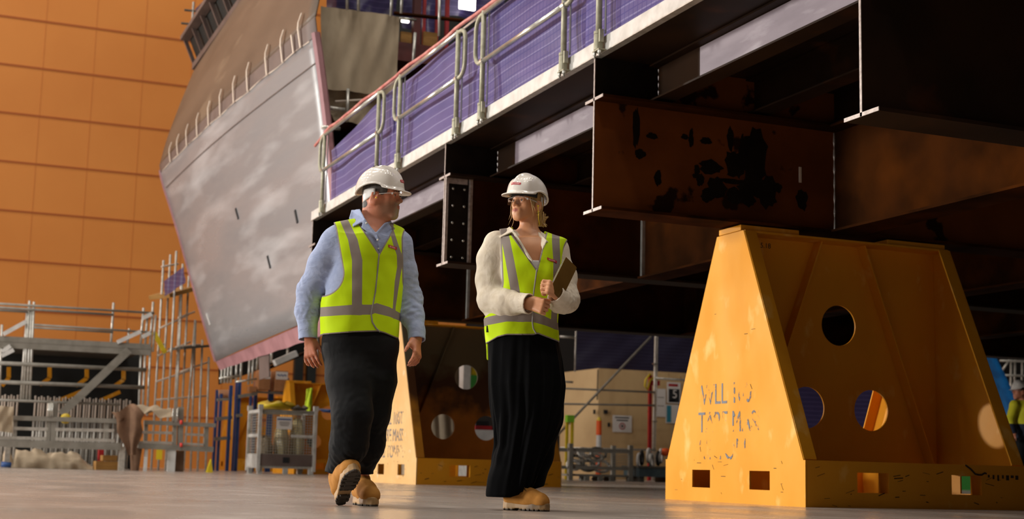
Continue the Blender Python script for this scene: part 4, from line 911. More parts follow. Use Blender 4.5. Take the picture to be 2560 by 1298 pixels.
for x in (a[0]+.1, b[0]-.1): MB().boxb(x-.06, x+.06, 30.25, 30.95, 0, .12).build('foot', M_greyd, bx)
for k in range(6):
    c = A([a[0]+.12+.11*k, 30.45+.1*(k % 2), zb_+.13+.06*(k % 3)]); r = .17
    pts = [c+A([.1*math.sin(t)+.02*k, .2*math.sin(t)*.6, r*math.cos(t)*.9]) for t in np.linspace(0, 6.28, 18)]
    one('hose_coil', MB().path(pts, .034, 7, closed=True), [M_white, M_ink, M_white][k % 3], ['white looped hose on the steel bin', 'black looped hose on the steel bin', 'white looped hose on the steel bin'][k % 3], 'hose', 'hoses heaped on the steel bin', smooth=True)
def lump(x, y, Y, r, sc, m, nm, lb, cat): return one(nm, MB().ball(at(x, y, Y), r, 14, sc), m, lb, cat, smooth=True)
lump(1664, 1131, 30.5, .12, (1.3, .8, .8), M_oplas, 'orange_glove', 'orange rubber glove on top of the pale hoses', 'glove')
ld = thing('step_ladder', 'yellow step ladder half behind the black trousers', 'ladder', at(1425, 1180, 33)*A([1, 1, 0]))
for x in (1418, 1431):
    p = at(x, 1100, 33); MB().boxb(p[0]-.035, p[0]+.035, 33, 33.05, 0, at(x, 1056, 33)[2]).build('rail', M_yplas, ld)
for z in (.25, .5, .75): MB().boxb(at(1418, 1100, 33)[0], at(1431, 1100, 33)[0], 33, 33.06, z, z+.04).build('rung', M_yplas, ld)
sm(1419, 1038, 1436, 1056, 32.9, .15, mat('lime_cloth', '86C62A', rough=.7), 'green_bag', 'lime green bag on top of the yellow step ladder', 'bag')
# ------------------------------------------------------------------ far right, beyond the big trestle
one('blue_duct', MB().path([at(x, y, 25.5) for x, y in ((2440, 845), (2470, 895), (2495, 945), (2520, 1000), (2530, 1060), (2530, 1190))], [.17+.0*k for k in range(6)], 14), M_bplas, 'blue flexible duct coming down beyond the big trestle', 'duct', smooth=True)
S5 = thing('scaffold_bay', 'grey scaffold frame behind the worker at the right edge', 'scaffold', at(2545, 1100, 30))
for x0, y0, x1, y1 in ((2538, 885, 2536, 1000), (2528, 885, 2526, 1000), (2556, 885, 2554, 1000)): p, q = at(x0, y0, 30), at(x1, y1, 30); q = q+(q-p)*(q[2]/(p[2]-q[2])); MB().tube(p, q, .03, 8).build('standard', M_galv, S5, smooth=True)
for x0, y0, x1, y1 in ((2500, 902, 2600, 905), (2500, 938, 2600, 941), (2500, 935, 2530, 890)): MB().tube(at(x0, y0, 29.9), at(x1, y1, 29.9), .03, 8).build('ledger', M_galv, S5, smooth=True)
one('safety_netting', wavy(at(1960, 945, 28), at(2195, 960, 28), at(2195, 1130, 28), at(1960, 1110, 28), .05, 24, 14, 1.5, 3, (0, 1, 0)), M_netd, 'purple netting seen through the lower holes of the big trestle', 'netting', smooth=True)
sm(2380, 1188, 2432, 1215, 26, .6, M_gplas, 'green_crate', 'green crate seen through the fork pocket of the big trestle', 'crate', ground=True)
# ------------------------------------------------------------------ implicit surfaces for bodies and clothing
F32 = np.float32
class Fld:
    def __init__(s, lo, hi, h):
        s.h = h; s.lo = A(lo, float); n = np.ceil((A(hi, float)-s.lo)/h).astype(int)+1
        s.ax = [(s.lo[i]+h*np.arange(n[i])).astype(F32) for i in range(3)]
        s.F = np.full(n, 1., F32)
    def _sl(s, lo, hi):
        r = []
        for i in range(3):
            a = max(0, int((lo[i]-s.lo[i])/s.h)); b = min(len(s.ax[i]), int((hi[i]-s.lo[i])/s.h)+2); r.append(slice(a, max(a, b)))
        return tuple(r)
    def _xyz(s, sl): return s.ax[0][sl[0]][:, None, None], s.ax[1][sl[1]][None, :, None], s.ax[2][sl[2]][None, None, :]
    def op(s, fn, lo, hi, k=0., mode='add'):
        pad = k+3*s.h; sl = s._sl(A(lo)-pad, A(hi)+pad)
        if 0 in s.F[sl].shape: return s
        d = fn(*s._xyz(sl)).astype(F32); f = s.F[sl]
        if mode == 'add': s.F[sl] = smin(f, d, k)
        elif mode == 'sub': s.F[sl] = -smin(-f, d, k)
        elif mode == 'int': s.F[sl] = -smin(-f, -d, k)
        elif mode == 'disp': s.F[sl] = f+d
        return s
    def cone(s, a, b, r1, r2=None, k=.02, mode='add', sq=None):
        a, b = A(a, float), A(b, float); r2 = r1 if r2 is None else r2; m = max(r1, r2)
        return s.op(lambda X, Y, Z: d_cone(X, Y, Z, a, b, r1, r2), np.minimum(a, b)-m, np.maximum(a, b)+m, k, mode)
    def chain(s, pts, rs, k=.02):
        for i in range(len(pts)-1): s.cone(pts[i], pts[i+1], rs[i], rs[i+1], k)
        return s
    def ell(s, c, r, R=None, k=.02, mode='add'):
        c, r = A(c, float), A(r, float); m = max(r)
        ext = r if R is None else np.sqrt(((R*r[None, :])**2).sum(1)) if False else A([m, m, m])
        return s.op(lambda X, Y, Z: d_ell(X, Y, Z, c, r, R), c-ext, c+ext, k, mode)
    def cuff(s, a, b, r0, r1, th=.0085, k=.012):
        """Sleeve end: a tube finished with a clean hem at b, hollow inside."""
        a, b = A(a, float), A(b, float); d = norm(b-a)
        s.cone(a, b+d*r1*.6, r0, r1, k)
        m = r1*2.2
        s.op(lambda X, Y, Z: np.maximum(np.sqrt((X-b[0])**2+(Y-b[1])**2+(Z-b[2])**2)-m, -d_plane(X, Y, Z, b, d)), b-m, b+m, 0, 'sub')
        return s.cone(b-d*.03, b+d*.06, r1-th-.001, r1-th, 0, 'sub')
    def tri(s, a, b, c, th, k=.004, mode='add'):
        P = A([a, b, c], float)
        return s.op(lambda X, Y, Z: d_tri(X, Y, Z, *P)-th, P.min(0)-th, P.max(0)+th, k, mode)
    def quad(s, a, b, c, d, th, k=.004): return s.tri(a, b, c, th, k).tri(a, c, d, th, k)
    def sample(s, P):
        P = np.atleast_2d(A(P, float)); g = (P-s.lo)/s.h; n = A(s.F.shape)
        i = np.clip(np.floor(g).astype(int), 0, n-2); f = np.clip(g-i, 0, 1); o = 0
        for dx in (0, 1):
            for dy in (0, 1):
                for dz in (0, 1):
                    o = o+s.F[i[:, 0]+dx, i[:, 1]+dy, i[:, 2]+dz]*(f[:, 0] if dx else 1-f[:, 0])*(f[:, 1] if dy else 1-f[:, 1])*(f[:, 2] if dz else 1-f[:, 2])
        return o
    def front(s, x, z, y0=-.45, y1=.3):
        """First surface met going away from the camera side (along +y) at (x, z)."""
        ys = np.linspace(y0, y1, 260); P = np.stack([np.full(260, x), ys, np.full(260, z)], 1); d = s.sample(P)
        i = np.argmax(d < 0)
        if d[i] >= 0: return None
        return ys[i-1]+(ys[i]-ys[i-1])*d[i-1]/(d[i-1]-d[i]) if i else ys[0]
    def mesh(s, smooth=1): return surface_nets(s.F, s.lo, s.h, smooth)
def smin(a, b, k):
    if k <= 1e-6: return np.minimum(a, b)
    h = np.maximum(k-np.abs(a-b), 0)/k
    return np.minimum(a, b)-h*h*k*.25
def d_cone(X, Y, Z, a, b, r1, r2):
    d = b-a; L = float(d@d)+1e-12
    t = np.clip(((X-a[0])*d[0]+(Y-a[1])*d[1]+(Z-a[2])*d[2])/L, 0, 1)
    return np.sqrt((X-a[0]-d[0]*t)**2+(Y-a[1]-d[1]*t)**2+(Z-a[2]-d[2]*t)**2)-(r1+(r2-r1)*t)
def d_ell(X, Y, Z, c, r, R=None):
    x, y, z = X-c[0], Y-c[1], Z-c[2]
    if R is not None: x, y, z = (R[0, 0]*x+R[1, 0]*y+R[2, 0]*z, R[0, 1]*x+R[1, 1]*y+R[2, 1]*z, R[0, 2]*x+R[1, 2]*y+R[2, 2]*z)
    k0 = np.sqrt((x/r[0])**2+(y/r[1])**2+(z/r[2])**2); k1 = np.sqrt((x/r[0]**2)**2+(y/r[1]**2)**2+(z/r[2]**2)**2)
    return k0*(k0-1)/(k1+1e-9)
def d_box(X, Y, Z, c, hs, R=None, rr=0.):
    x, y, z = X-c[0], Y-c[1], Z-c[2]
    if R is not None: x, y, z = (R[0, 0]*x+R[1, 0]*y+R[2, 0]*z, R[0, 1]*x+R[1, 1]*y+R[2, 1]*z, R[0, 2]*x+R[1, 2]*y+R[2, 2]*z)
    q = [np.abs(v)-(h-rr) for v, h in zip((x, y, z), hs)]
    return np.sqrt(sum(np.maximum(v, 0)**2 for v in q))+np.minimum(np.maximum(np.maximum(q[0], q[1]), q[2]), 0)-rr
def d_tri(X, Y, Z, a, b, c):
    ba, cb, ac = b-a, c-b, a-c; n = np.cross(ba, ac)
    def dt(v, w): return v[0]*w[0]+v[1]*w[1]+v[2]*w[2]
    pa, pb, pc = (X-a[0], Y-a[1], Z-a[2]), (X-b[0], Y-b[1], Z-b[2]), (X-c[0], Y-c[1], Z-c[2])
    s = np.sign(dt(pa, np.cross(ba, n)))+np.sign(dt(pb, np.cross(cb, n)))+np.sign(dt(pc, np.cross(ac, n)))
    def e(p, d):
        t = np.clip(dt(p, d)/(d@d), 0, 1); return (p[0]-d[0]*t)**2+(p[1]-d[1]*t)**2+(p[2]-d[2]*t)**2
    return np.sqrt(np.where(s < 2, np.minimum(np.minimum(e(pa, ba), e(pb, cb)), e(pc, ac)), dt(pa, n)**2/(n@n)))
def surface_nets(F, lo, h, smooth=1):
    n = A(F.shape); ins = F < 0
    c = [ins[dx:n[0]-1+dx, dy:n[1]-1+dy, dz:n[2]-1+dz] for dx in (0, 1) for dy in (0, 1) for dz in (0, 1)]
    cnt = sum(v.astype(np.int8) for v in c); idx = np.argwhere((cnt > 0) & (cnt < 8))
    N = len(idx); vid = np.full(n-1, -1, np.int32); vid[tuple(idx.T)] = np.arange(N)
    offs = A([(dx, dy, dz) for dx in (0, 1) for dy in (0, 1) for dz in (0, 1)])
    val = np.stack([F[tuple((idx+o).T)] for o in offs], 1)
    acc = np.zeros((N, 3)); k = np.zeros(N)
    for i in range(8):
        for j in range(i+1, 8):
            if np.abs(offs[i]-offs[j]).sum() != 1: continue
            a, b = val[:, i], val[:, j]; m = (a < 0) != (b < 0)
            t = np.where(m, a/np.where(m, a-b, 1), 0)
            acc += np.where(m[:, None], offs[i]+(offs[j]-offs[i])*t[:, None], 0); k += m
    V = lo+(idx+acc/k[:, None])*h
    Q = []
    for ax in range(3):
        u, v = (ax+1) % 3, (ax+2) % 3
        sl0 = [slice(None)]*3; sl1 = [slice(None)]*3; sl0[ax] = slice(0, n[ax]-1); sl1[ax] = slice(1, n[ax])
        a, b = ins[tuple(sl0)], ins[tuple(sl1)]; e = np.argwhere(a != b)
        e = e[(e[:, u] > 0) & (e[:, v] > 0) & (e[:, u] < n[u]-1) & (e[:, v] < n[v]-1)]
        eu, ev = np.eye(3, dtype=int)[u], np.eye(3, dtype=int)[v]
        q = np.stack([vid[tuple((e-o).T)] for o in (eu+ev, ev, 0*eu, eu)], 1)
        fl = ~a[tuple(e.T)]; q[fl] = q[fl][:, ::-1]; Q.append(q)
    Q = np.concatenate(Q)
    for _ in range(smooth):
        S = np.zeros_like(V); cn = np.zeros(len(V))
        for i in range(4):
            np.add.at(S, Q[:, i], V[Q[:, (i+1) % 4]]); np.add.at(cn, Q[:, i], 1)
            np.add.at(S, Q[:, i], V[Q[:, (i+3) % 4]]); np.add.at(cn, Q[:, i], 1)
        V = V*.5+.5*S/np.maximum(cn, 1)[:, None]
    return V, Q
def mesh_obj(name, V, Q, m, parent=None, attrs=None, label=None, smooth=True):
    me = bpy.data.meshes.new(name); nq = len(Q)
    me.vertices.add(len(V)); me.vertices.foreach_set('co', V.astype(F32).ravel())
    me.loops.add(nq*4); me.loops.foreach_set('vertex_index', Q.astype(np.int32).ravel())
    me.polygons.add(nq); me.polygons.foreach_set('loop_start', np.arange(nq, dtype=np.int32)*4)
    me.update(calc_edges=True); me.validate()
    if smooth: me.polygons.foreach_set('use_smooth', np.ones(len(me.polygons), bool))
    for mm in (m if isinstance(m, (list, tuple)) else [m]): me.materials.append(mm)
    for k, v in (attrs or {}).items():
        at_ = me.attributes.new(k, 'FLOAT', 'POINT'); at_.data.foreach_set('value', np.asarray(v, F32))
    o = bpy.data.objects.new(name, me); COL.objects.link(o)
    if parent is not None: o.parent = parent
    if label: o['label'] = label
    return o
def loft(secs, p=2.4):
    """Trunk of stacked superellipses. secs rows: z, cx, cy, half width, half depth, yaw."""
    S = A(sorted(secs), float)
    def fn(X, Y, Z):
        f = [np.interp(Z.ravel(), S[:, 0], S[:, i]).reshape(Z.shape) for i in range(1, 6)]
        c, s = np.cos(f[4]), np.sin(f[4]); x, y = X-f[0], Y-f[1]
        u, v = x*c+y*s, -x*s+y*c
        q = (np.abs(u/f[2])**p+np.abs(v/f[3])**p)**(1/p)
        d = (q-1)*np.minimum(f[2], f[3])
        return np.maximum(d, np.maximum(S[0, 0]-Z, Z-S[-1, 0]))
    return fn
def folds(F, c, ext, amp, axis, fr, seed=0):
    """Cloth folds running across a limb, strongest at c."""
    r = np.random.RandomState(seed); X, Y, Z = F._xyz((slice(None),)*3); c = A(c, float); ax = norm(axis)
    g = np.exp(-(((X-c[0])/ext[0])**2+((Y-c[1])/ext[1])**2+((Z-c[2])/ext[2])**2)).astype(F32)
    w = 0
    for i in range(5):
        d = norm(ax+r.normal(0, .42, 3)); q = r.normal(0, 1, 3); q = norm(q-d*(q@d)); f = fr*1.6*r.uniform(.6, 1.6)
        t = d_plane(X, Y, Z, c, d); u = d_plane(X, Y, Z, c, q)
        w = w+np.sin(f*t+1.3*np.sin(f*.35*u+r.uniform(0, 6))+r.uniform(0, 6))*(.5+.5*np.sin(f*.3*u+r.uniform(0, 6)))
    F.F += (w*amp*.34*g).astype(F32)
class Person:
    """Local axes: x to the camera's right, y away from the camera, z up, origin on the floor."""
    def __init__(s, px, py): s.b = atz(px, py); s.b[2] = 0
    def L(s, x, y, dy=0.):
        p = atp(x, y, s.b, dy)-s.b; return A([p@RT0, p@FW0, p[2]])
    def root(s, o): o.location = s.b; o.rotation_euler = (0, 0, -CYW); return o
def rotm(f, up=(0, 0, 1)):
    f = norm(f); l = norm(np.cross(up, f)); return np.stack([f, l, np.cross(f, l)], 1)    # columns: forward, left, up
def head_sdf(F, o, R, s=1., fem=False):
    W = lambda *p: o+R@(A(p, float)*s)
    E_ = lambda c, r, k, mode='add', R2=None: F.ell(W(*c), A(r)*s, R if R2 is None else R2, k*s, mode)
    C_ = lambda a, b, r1, r2, k, mode='add': F.cone(W(*a), W(*b), r1*s, r2*s, k*s, mode)
    E_((-.006, 0, .045), (.098, .076, .09), .02)
    fw = .049 if fem else .054
    E_((.036, 0, -.004), (.054, fw, .076), .035)
    for y in (1, -1):
        jw = .050 if not fem else .044; jr = .017 if not fem else .0155
        C_((.002, y*jw, -.047 if not fem else -.034), (.066, y*(.016 if not fem else .010), -.087 if not fem else -.078), jr, jr*.95, .028)
        E_((.054, y*(.044 if not fem else .042), -.004), (.022, .017, .019), .02)
        C_((.073, y*.044, .038), (.088, y*.012, .034), .009 if not fem else .007, .009 if not fem else .006, .014)
    C_((.074, .010, -.092 if not fem else -.0815), (.074, -.010, -.092 if not fem else -.0815), .017 if not fem else .014, .017 if not fem else .014, .03)
    E_((.066, 0, -.058 if not fem else -.054), (.026, .036, .036) if not fem else (.024, .029, .031), .03)
    for y in (1, -1): E_((.046, y*(.034 if not fem else .031), -.042 if not fem else -.034), (.022, .018, .032), .03)
    for y in (1, -1): E_((.097, y*.031, .015), (.016, .018, .012), .014, 'sub')
    for y in (1, -1): E_((.0785, y*.0315, .0155), (.0132, .015, .0132), .005)     # lids over the eyeball
    for y in (1, -1): E_((.0925, y*.032, .0145), (.010, .0115, .0040), .002, 'sub')   # the opening between them
    for y in (1, -1): C_((.0865, y*.021, .0245), (.083, y*.044, .0225), .0035, .003, .006)
    C_((.088, 0, .026), (.112, 0, -.008), .0075, .0095 if fem else .011, .014)
    E_((.113, 0, -.012), (.011, .011, .009), .008)
    for y in (1, -1): E_((.100, y*.0125, -.016), (.011, .007, .007), .008)
    for y in (1, -1): E_((.103, y*.006, -.0225), (.005, .0035, .003), .003, 'sub')
    E_((.088, 0, -.047), (.012, .03, .022), .02)
    C_((.092, .019, -.0455), (.1005, 0, -.0415), .0045, .0058, .006); C_((.092, -.019, -.0455), (.1005, 0, -.0415), .0045, .0058, .006)
    C_((.091, .016, -.051), (.0985, 0, -.0525), .0045, .0072, .006); C_((.091, -.016, -.051), (.0985, 0, -.0525), .0045, .0072, .006)
    C_((.1, .022, -.0472), (.108, 0, -.0468), .0012, .0016, .002, 'sub'); C_((.1, -.022, -.0472), (.108, 0, -.0468), .0012, .0016, .002, 'sub')
    for y in (1, -1):
        q = .0785
        R2 = R@A([[.94, 0, -.34], [0, 1, 0], [.34, 0, .94]]).T
        E_((-.012, y*q, .0), (.021, .0105, .034), .012, 'add', R2)
        E_((-.008, y*(q+.012), .006), (.012, .0085, .021), .003, 'sub', R2)
        C_((-.024, y*(q+.007), .024), (-.031, y*(q+.005), -.010), .005, .0045, .003)
        C_((-.024, y*(q+.007), .024), (-.002, y*(q+.005), .028), .005, .004, .003)
        E_((.003, y*(q+.002), -.004), (.006, .006, .009), .004)
        E_((-.012, y*(q+.0025), -.026), (.009, .006, .009), .006)
    return W
def hand(F, wrist, dirn, palm_n, thumb_side, curl, L=.19, spread=.25, k=.006, curls=None, thumb=(.6, .55, .25), fr=1.):
    """wrist point, direction to the knuckles, palm normal, thumb_side +1/-1; curl in radians per joint."""
    d = norm(dirn); n = norm(A(palm_n)-d*(A(palm_n)@d)); t = np.cross(d, n)*thumb_side
    w = L*.23; pl = L*.5
    P = lambda a, b, c: A(wrist)+d*a+t*b+n*c
    for b in (-.75, -.25, .25, .75): F.cone(P(.0, b*w*.62, 0), P(pl*.97, b*w, -.002), L*.075, L*.062, .018)
    F.cone(P(pl*.15, w*.5, .008), P(pl*.55, w*.75, .012), L*.085, L*.07, .02)
    tips = []
    for i, (b, ln, r) in enumerate(((.8, .40, .047), (.27, .445, .049), (-.27, .42, .046), (-.8, .335, .041))):
        p = P(pl*.97, b*w, -.002); c0 = curls[i] if curls else curl
        a = .0; dd = norm(d+t*(b*spread*.3))
        for sgl, cj, r0, r1 in ((.46, c0*.9, r, r*.92), (.3, c0*1.1, r*.92, r*.85), (.24, c0*.8, r*.85, r*.68)):
            a += cj; v = dd*math.cos(a)+n*math.sin(a); q = p+v*(ln*L*sgl)
            F.cone(p, q, r0*L*fr, r1*L*fr, k); p = q
        tips.append(p)
    th, tc, tn = thumb
    p = P(pl*.18, w*.75, .010); v = norm(d*tc+t*th+n*tn); q = p+v*L*.2; F.cone(p, q, L*.068, L*.056, .016)
    v2 = norm(v+d*.35+n*.15); q2 = q+v2*L*.16; F.cone(q, q2, L*.055, L*.05, k)
    v3 = norm(v2+d*.3+n*.2); q3 = q2+v3*L*.13; F.cone(q2, q3, L*.05, L*.038, k)
    return P, tips, q3
def helmet_sdf(F, W, R, s=1.):
    """Hard hat: domed shell with a curved rim, a front peak and a crest."""
    c = W(-.008, 0, .05); E = lambda cc, r, k, mode='add', R2=None: F.ell(W(*cc), A(r)*s, R if R2 is None else R2, k*s, mode)
    E((-.008, 0, .05), (.140, .113, .142), 0)
    E((-.002, 0, .085), (.128, .04, .113), .012)
    for y in (1, -1): E((.03, y*.06, .1), (.06, .035, .062), .015)
    o, s_ = W(0, 0, 0), s
    def rim(X, Y, Z):
        x = ((X-o[0])*R[0, 0]+(Y-o[1])*R[1, 0]+(Z-o[2])*R[2, 0])/s_; z = ((X-o[0])*R[0, 2]+(Y-o[1])*R[1, 2]+(Z-o[2])*R[2, 2])/s_
        t = np.clip((x+.01)/.09, 0, 1)
        return (z-(.073-.024*t*t*(3-2*t)-2.5*np.maximum(-x-.02, 0)**2))*s_
    # flared rim
    def flare(X, Y, Z): return np.abs(rim(X, Y, Z)-.003)-.003
    E2 = lambda X, Y, Z: np.maximum(d_ell(X, Y, Z, c, A([.1435, .1165, .147])*s, R), flare(X, Y, Z))
    F.op(lambda X, Y, Z: -rim(X, Y, Z), c-.25*s, c+.25*s, 0, 'int')
    F.op(E2, c-.2*s, c+.2*s, .004)
    ca, sa = math.cos(.23), math.sin(.23); Rp = R@A([[ca, 0, sa], [0, 1, 0], [-sa, 0, ca]])
    def peak(X, Y, Z):
        e = np.maximum((.03-d_plane(X, Y, Z, o, R[:, 0])/s_)*s_, d_ell(X, Y, Z, W(.052, 0, .05), A([.121, .1075, .3])*s, R))
        yy = d_plane(X, Y, Z, o, R[:, 1])
        return np.maximum(e, np.abs(d_plane(X, Y, Z, W(.08, 0, .053), Rp[:, 2])+.9*yy*yy/s)-.0036*s)
    F.op(peak, c-.22*s, c+.22*s, .010)
    F.ell(c+R@A([0, 0, -.012])*s, A([.131, .104, .135])*s, R, .0, 'sub')
    return F
def d_plane(X, Y, Z, p, n): return (X-p[0])*n[0]+(Y-p[1])*n[1]+(Z-p[2])*n[2]
def boot(o, R, s, parent, lab=None, open_top=.12):
    """R columns: toe direction, left, up; o is the heel point on the sole underside."""
    W = lambda *p: o+R@(A(p, float)*s)
    F = Fld(o-.36*s, o+.36*s, .0042)
    F.chain([W(.03, 0, .075), W(.10, 0, .08), W(.17, 0, .074), W(.245, .004, .058)], A([.036, .040, .046, .043])*s, .03*s)
    F.cone(W(.13, 0, .088), W(.25, .004, .064), .040*s, .040*s, .05*s)
    F.ell(W(.255, .004, .056), A([.05, .047, .035])*s, R, .02*s)
    F.chain([W(.045, 0, .08), W(.052, 0, .125), W(.055, 0, open_top+.03)], A([.042, .043, .045])*s, .03*s)
    F.cone(W(.08, 0, .125), W(.19, 0, .09), .038*s, .036*s, .04*s)
    F.op(lambda X, Y, Z: -d_plane(X, Y, Z, W(0, 0, .036), R[:, 2]), o-.5, o+.5, .0, 'int')
    V, Q = F.mesh(1); u = mesh_obj('boot', V, Q, M_boot, parent, label=lab)
    G = Fld(o-.36*s, o+.36*s, .0038)
    def outline(X, Y, Z):
        x = d_plane(X, Y, Z, o, R[:, 0])/s; y = d_plane(X, Y, Z, o, R[:, 1])/s; z = d_plane(X, Y, Z, o, R[:, 2])/s
        w = np.interp(x.ravel(), [-.01, .0, .03, .09, .16, .22, .27, .3, .312], [.012, .026, .038, .036, .046, .052, .045, .026, .008]).reshape(x.shape)
        top = .046+.012*np.clip((.08-x)/.06, 0, 1)+.004*np.clip((x-.2)/.05, 0, 1)
        d = np.maximum(np.maximum(np.abs(y-.003)-w-.15*(.02-np.abs(z-.02)).clip(-.02, .02)*.5, np.maximum(z-top, -z)), np.maximum(-.012-x, x-.314))
        tread = np.maximum(np.abs((x*32) % 1-.5)/32-.0035, np.maximum(z-.012, .02-np.abs(y)))
        t2 = np.maximum(np.maximum(np.abs((x*24+.3) % 1-.5)/24-.003, z-.006), np.abs(y)-.06)
        arch = np.maximum(np.maximum(np.abs(x-.105)-.022, z-.014), np.abs(y)-.2)
        return np.maximum(np.maximum(d, -tread), np.maximum(-t2, -arch))*s*.8
    G.op(outline, o-.34*s, o+.34*s)
    V, Q = G.mesh(1); so = mesh_obj('sole', V, Q, M_sole, u, {'tread': .0105*s-(V-o)@R[:, 2]})
    return u, W
# ------------------------------------------------------------------ materials for people
M_skinm = mat('skin_ruddy', 'CC8666', 'BC7052', rough=.5, scale=9, spec=.4, attr=[('stubble', '94684F', -.016, .03), ('goatee', '9A8870', -.006, .012), ('lips', 'B06E5A', -.003, .004)])
M_skinw = mat('skin_tan', 'D2966C', 'C68860', rough=.45, scale=9, spec=.4, attr=[('lips', 'A85E50', -.003, .004)])
M_hairg = mat('grey_hair', '57504A', '3E3833', rough=.6, scale=90, stretch=(1, 1, .2))
M_hairb = mat('blonde_hair', 'B8925A', '8C6A3C', rough=.5, scale=60, stretch=(1, 1, .25))
M_brow = mat('brow_hair', '4A3526', rough=.8)
M_eyew = mat('eye_white', 'BDB2AA', rough=.25)
M_iris = mat('eye_iris', '3A3028', rough=.15)
M_hat = mat('white_hard_hat', 'E2DAD0', rough=.16, spec=.55, coat=.4)
M_hatb = mat('black_hat_band', '0C0B0B', rough=.7)
M_strapw = mat('hat_strap', 'D4D0CA', rough=.45)
M_badge = mat('red_badge', 'B5202C', rough=.5)
M_badget = mat('badge_letters', 'F0DCD8', rough=.5)
M_shirtb = mat('blue_shirt', 'A2ACC8', '97A2C0', rough=.85, scale=30, bump=.007, bscale=14, bstretch=(1, 1, 1.8), spec=.2)
M_shirtc = mat('cream_blouse', 'DDD0BC', 'D2C3AC', rough=.85, scale=20, bump=.008, bscale=13, bstretch=(1.3, 1.3, .8), spec=.2)
M_vest = mat('hi_viz_vest', 'C9E808', 'BFDE04', rough=.7, scale=4, bump=.006, bscale=6, bstretch=(1, 1, .6), spec=.2, attr=[('tape', '8C8078')])
M_bind = mat('grey_binding', '8C8680', rough=.7)
M_black_t = mat('black_trousers', '070708', '0B0B0C', rough=.8, scale=12, bump=.010, bscale=8, bstretch=(1, 1, .7), spec=.25)
M_silk = mat('black_flowing_cloth', '040405', '060607', rough=.95, scale=12, bump=.004, bscale=9, bstretch=(1.6, 1.6, .15), spec=.12)
M_boot = mat('tan_nubuck', 'B9803C', 'A8702F', rough=.8, scale=14, bump=.001, bscale=40, spec=.2)
M_sole = mat('tan_rubber_sole', 'AE8A5C', '8F6F48', rough=.6, scale=6, c3='4A3C2C', s3=5, lo3=.6, hi3=.7, attr=[('tread', '3B3024', -.002, .002)])
M_lace = mat('boot_lace', '7A5526', rough=.8)
M_plug = mat('yellow_ear_plug', 'E8C418', rough=.6)
M_gold = mat('gold', 'D8B868', rough=.25, metal=1.)
M_bronze = mat('bronze_cover', '80602E', '6C4F24', rough=.3, metal=.4, scale=3)
M_steel = mat('silver_edge', 'C8C8CC', rough=.25, metal=.8)
def lens_mat():
    m = bpy.data.materials.new('clear_lens'); m.use_nodes = True; nt = m.node_tree; N = nt.nodes; L = nt.links
    N.remove(N['Principled BSDF']); t = N.new('ShaderNodeBsdfTransparent'); t.inputs[0].default_value = (.97, .96, .95, 1)
    g = N.new('ShaderNodeBsdfGlossy'); g.inputs['Roughness'].default_value = .12
    x = N.new('ShaderNodeMixShader'); x.inputs[0].default_value = .11; L.new(t.outputs[0], x.inputs[1]); L.new(g.outputs[0], x.inputs[2])
    L.new(x.outputs[0], N['Material Output'].inputs['Surface']); return m
M_lens = lens_mat()
M_arm = mat('clear_arm', 'D8D4D0', rough=.2, alpha=.6)
# ------------------------------------------------------------------ helpers for dressing a figure
def proj_local(P, V):
    p = V[:, :1]*RT0+V[:, 1:2]*FW0+V[:, 2:3]*UP0+P.b-CAM
    d = p@FWD; return 1280+CF*(p@RGT)/d, 649-CF*(p@UPV)/d
def rows(P, R_, off=0.):
    out = []
    for (y, xl, xr, dy, hd, yaw) in R_:
        a, b = P.L(xl, y, dy), P.L(xr, y, dy); out.append((a[2], (a[0]+b[0])/2, dy, (b[0]-a[0])/2+off, hd+off, yaw))
    return out
def seg2(px, py, pts):
    """distance in picture units to a polyline drawn on the pattern"""
    d = np.full(px.shape, 1e9)
    for (x0, y0), (x1, y1) in zip(pts[:-1], pts[1:]):
        dx, dy = x1-x0, y1-y0; t = np.clip(((px-x0)*dx+(py-y0)*dy)/(dx*dx+dy*dy), 0, 1); d = np.minimum(d, np.hypot(px-x0-t*dx, py-y0-t*dy))
    return d
def interp(v, pts): pts = sorted(pts); return np.interp(v, [p[0] for p in pts], [p[1] for p in pts])
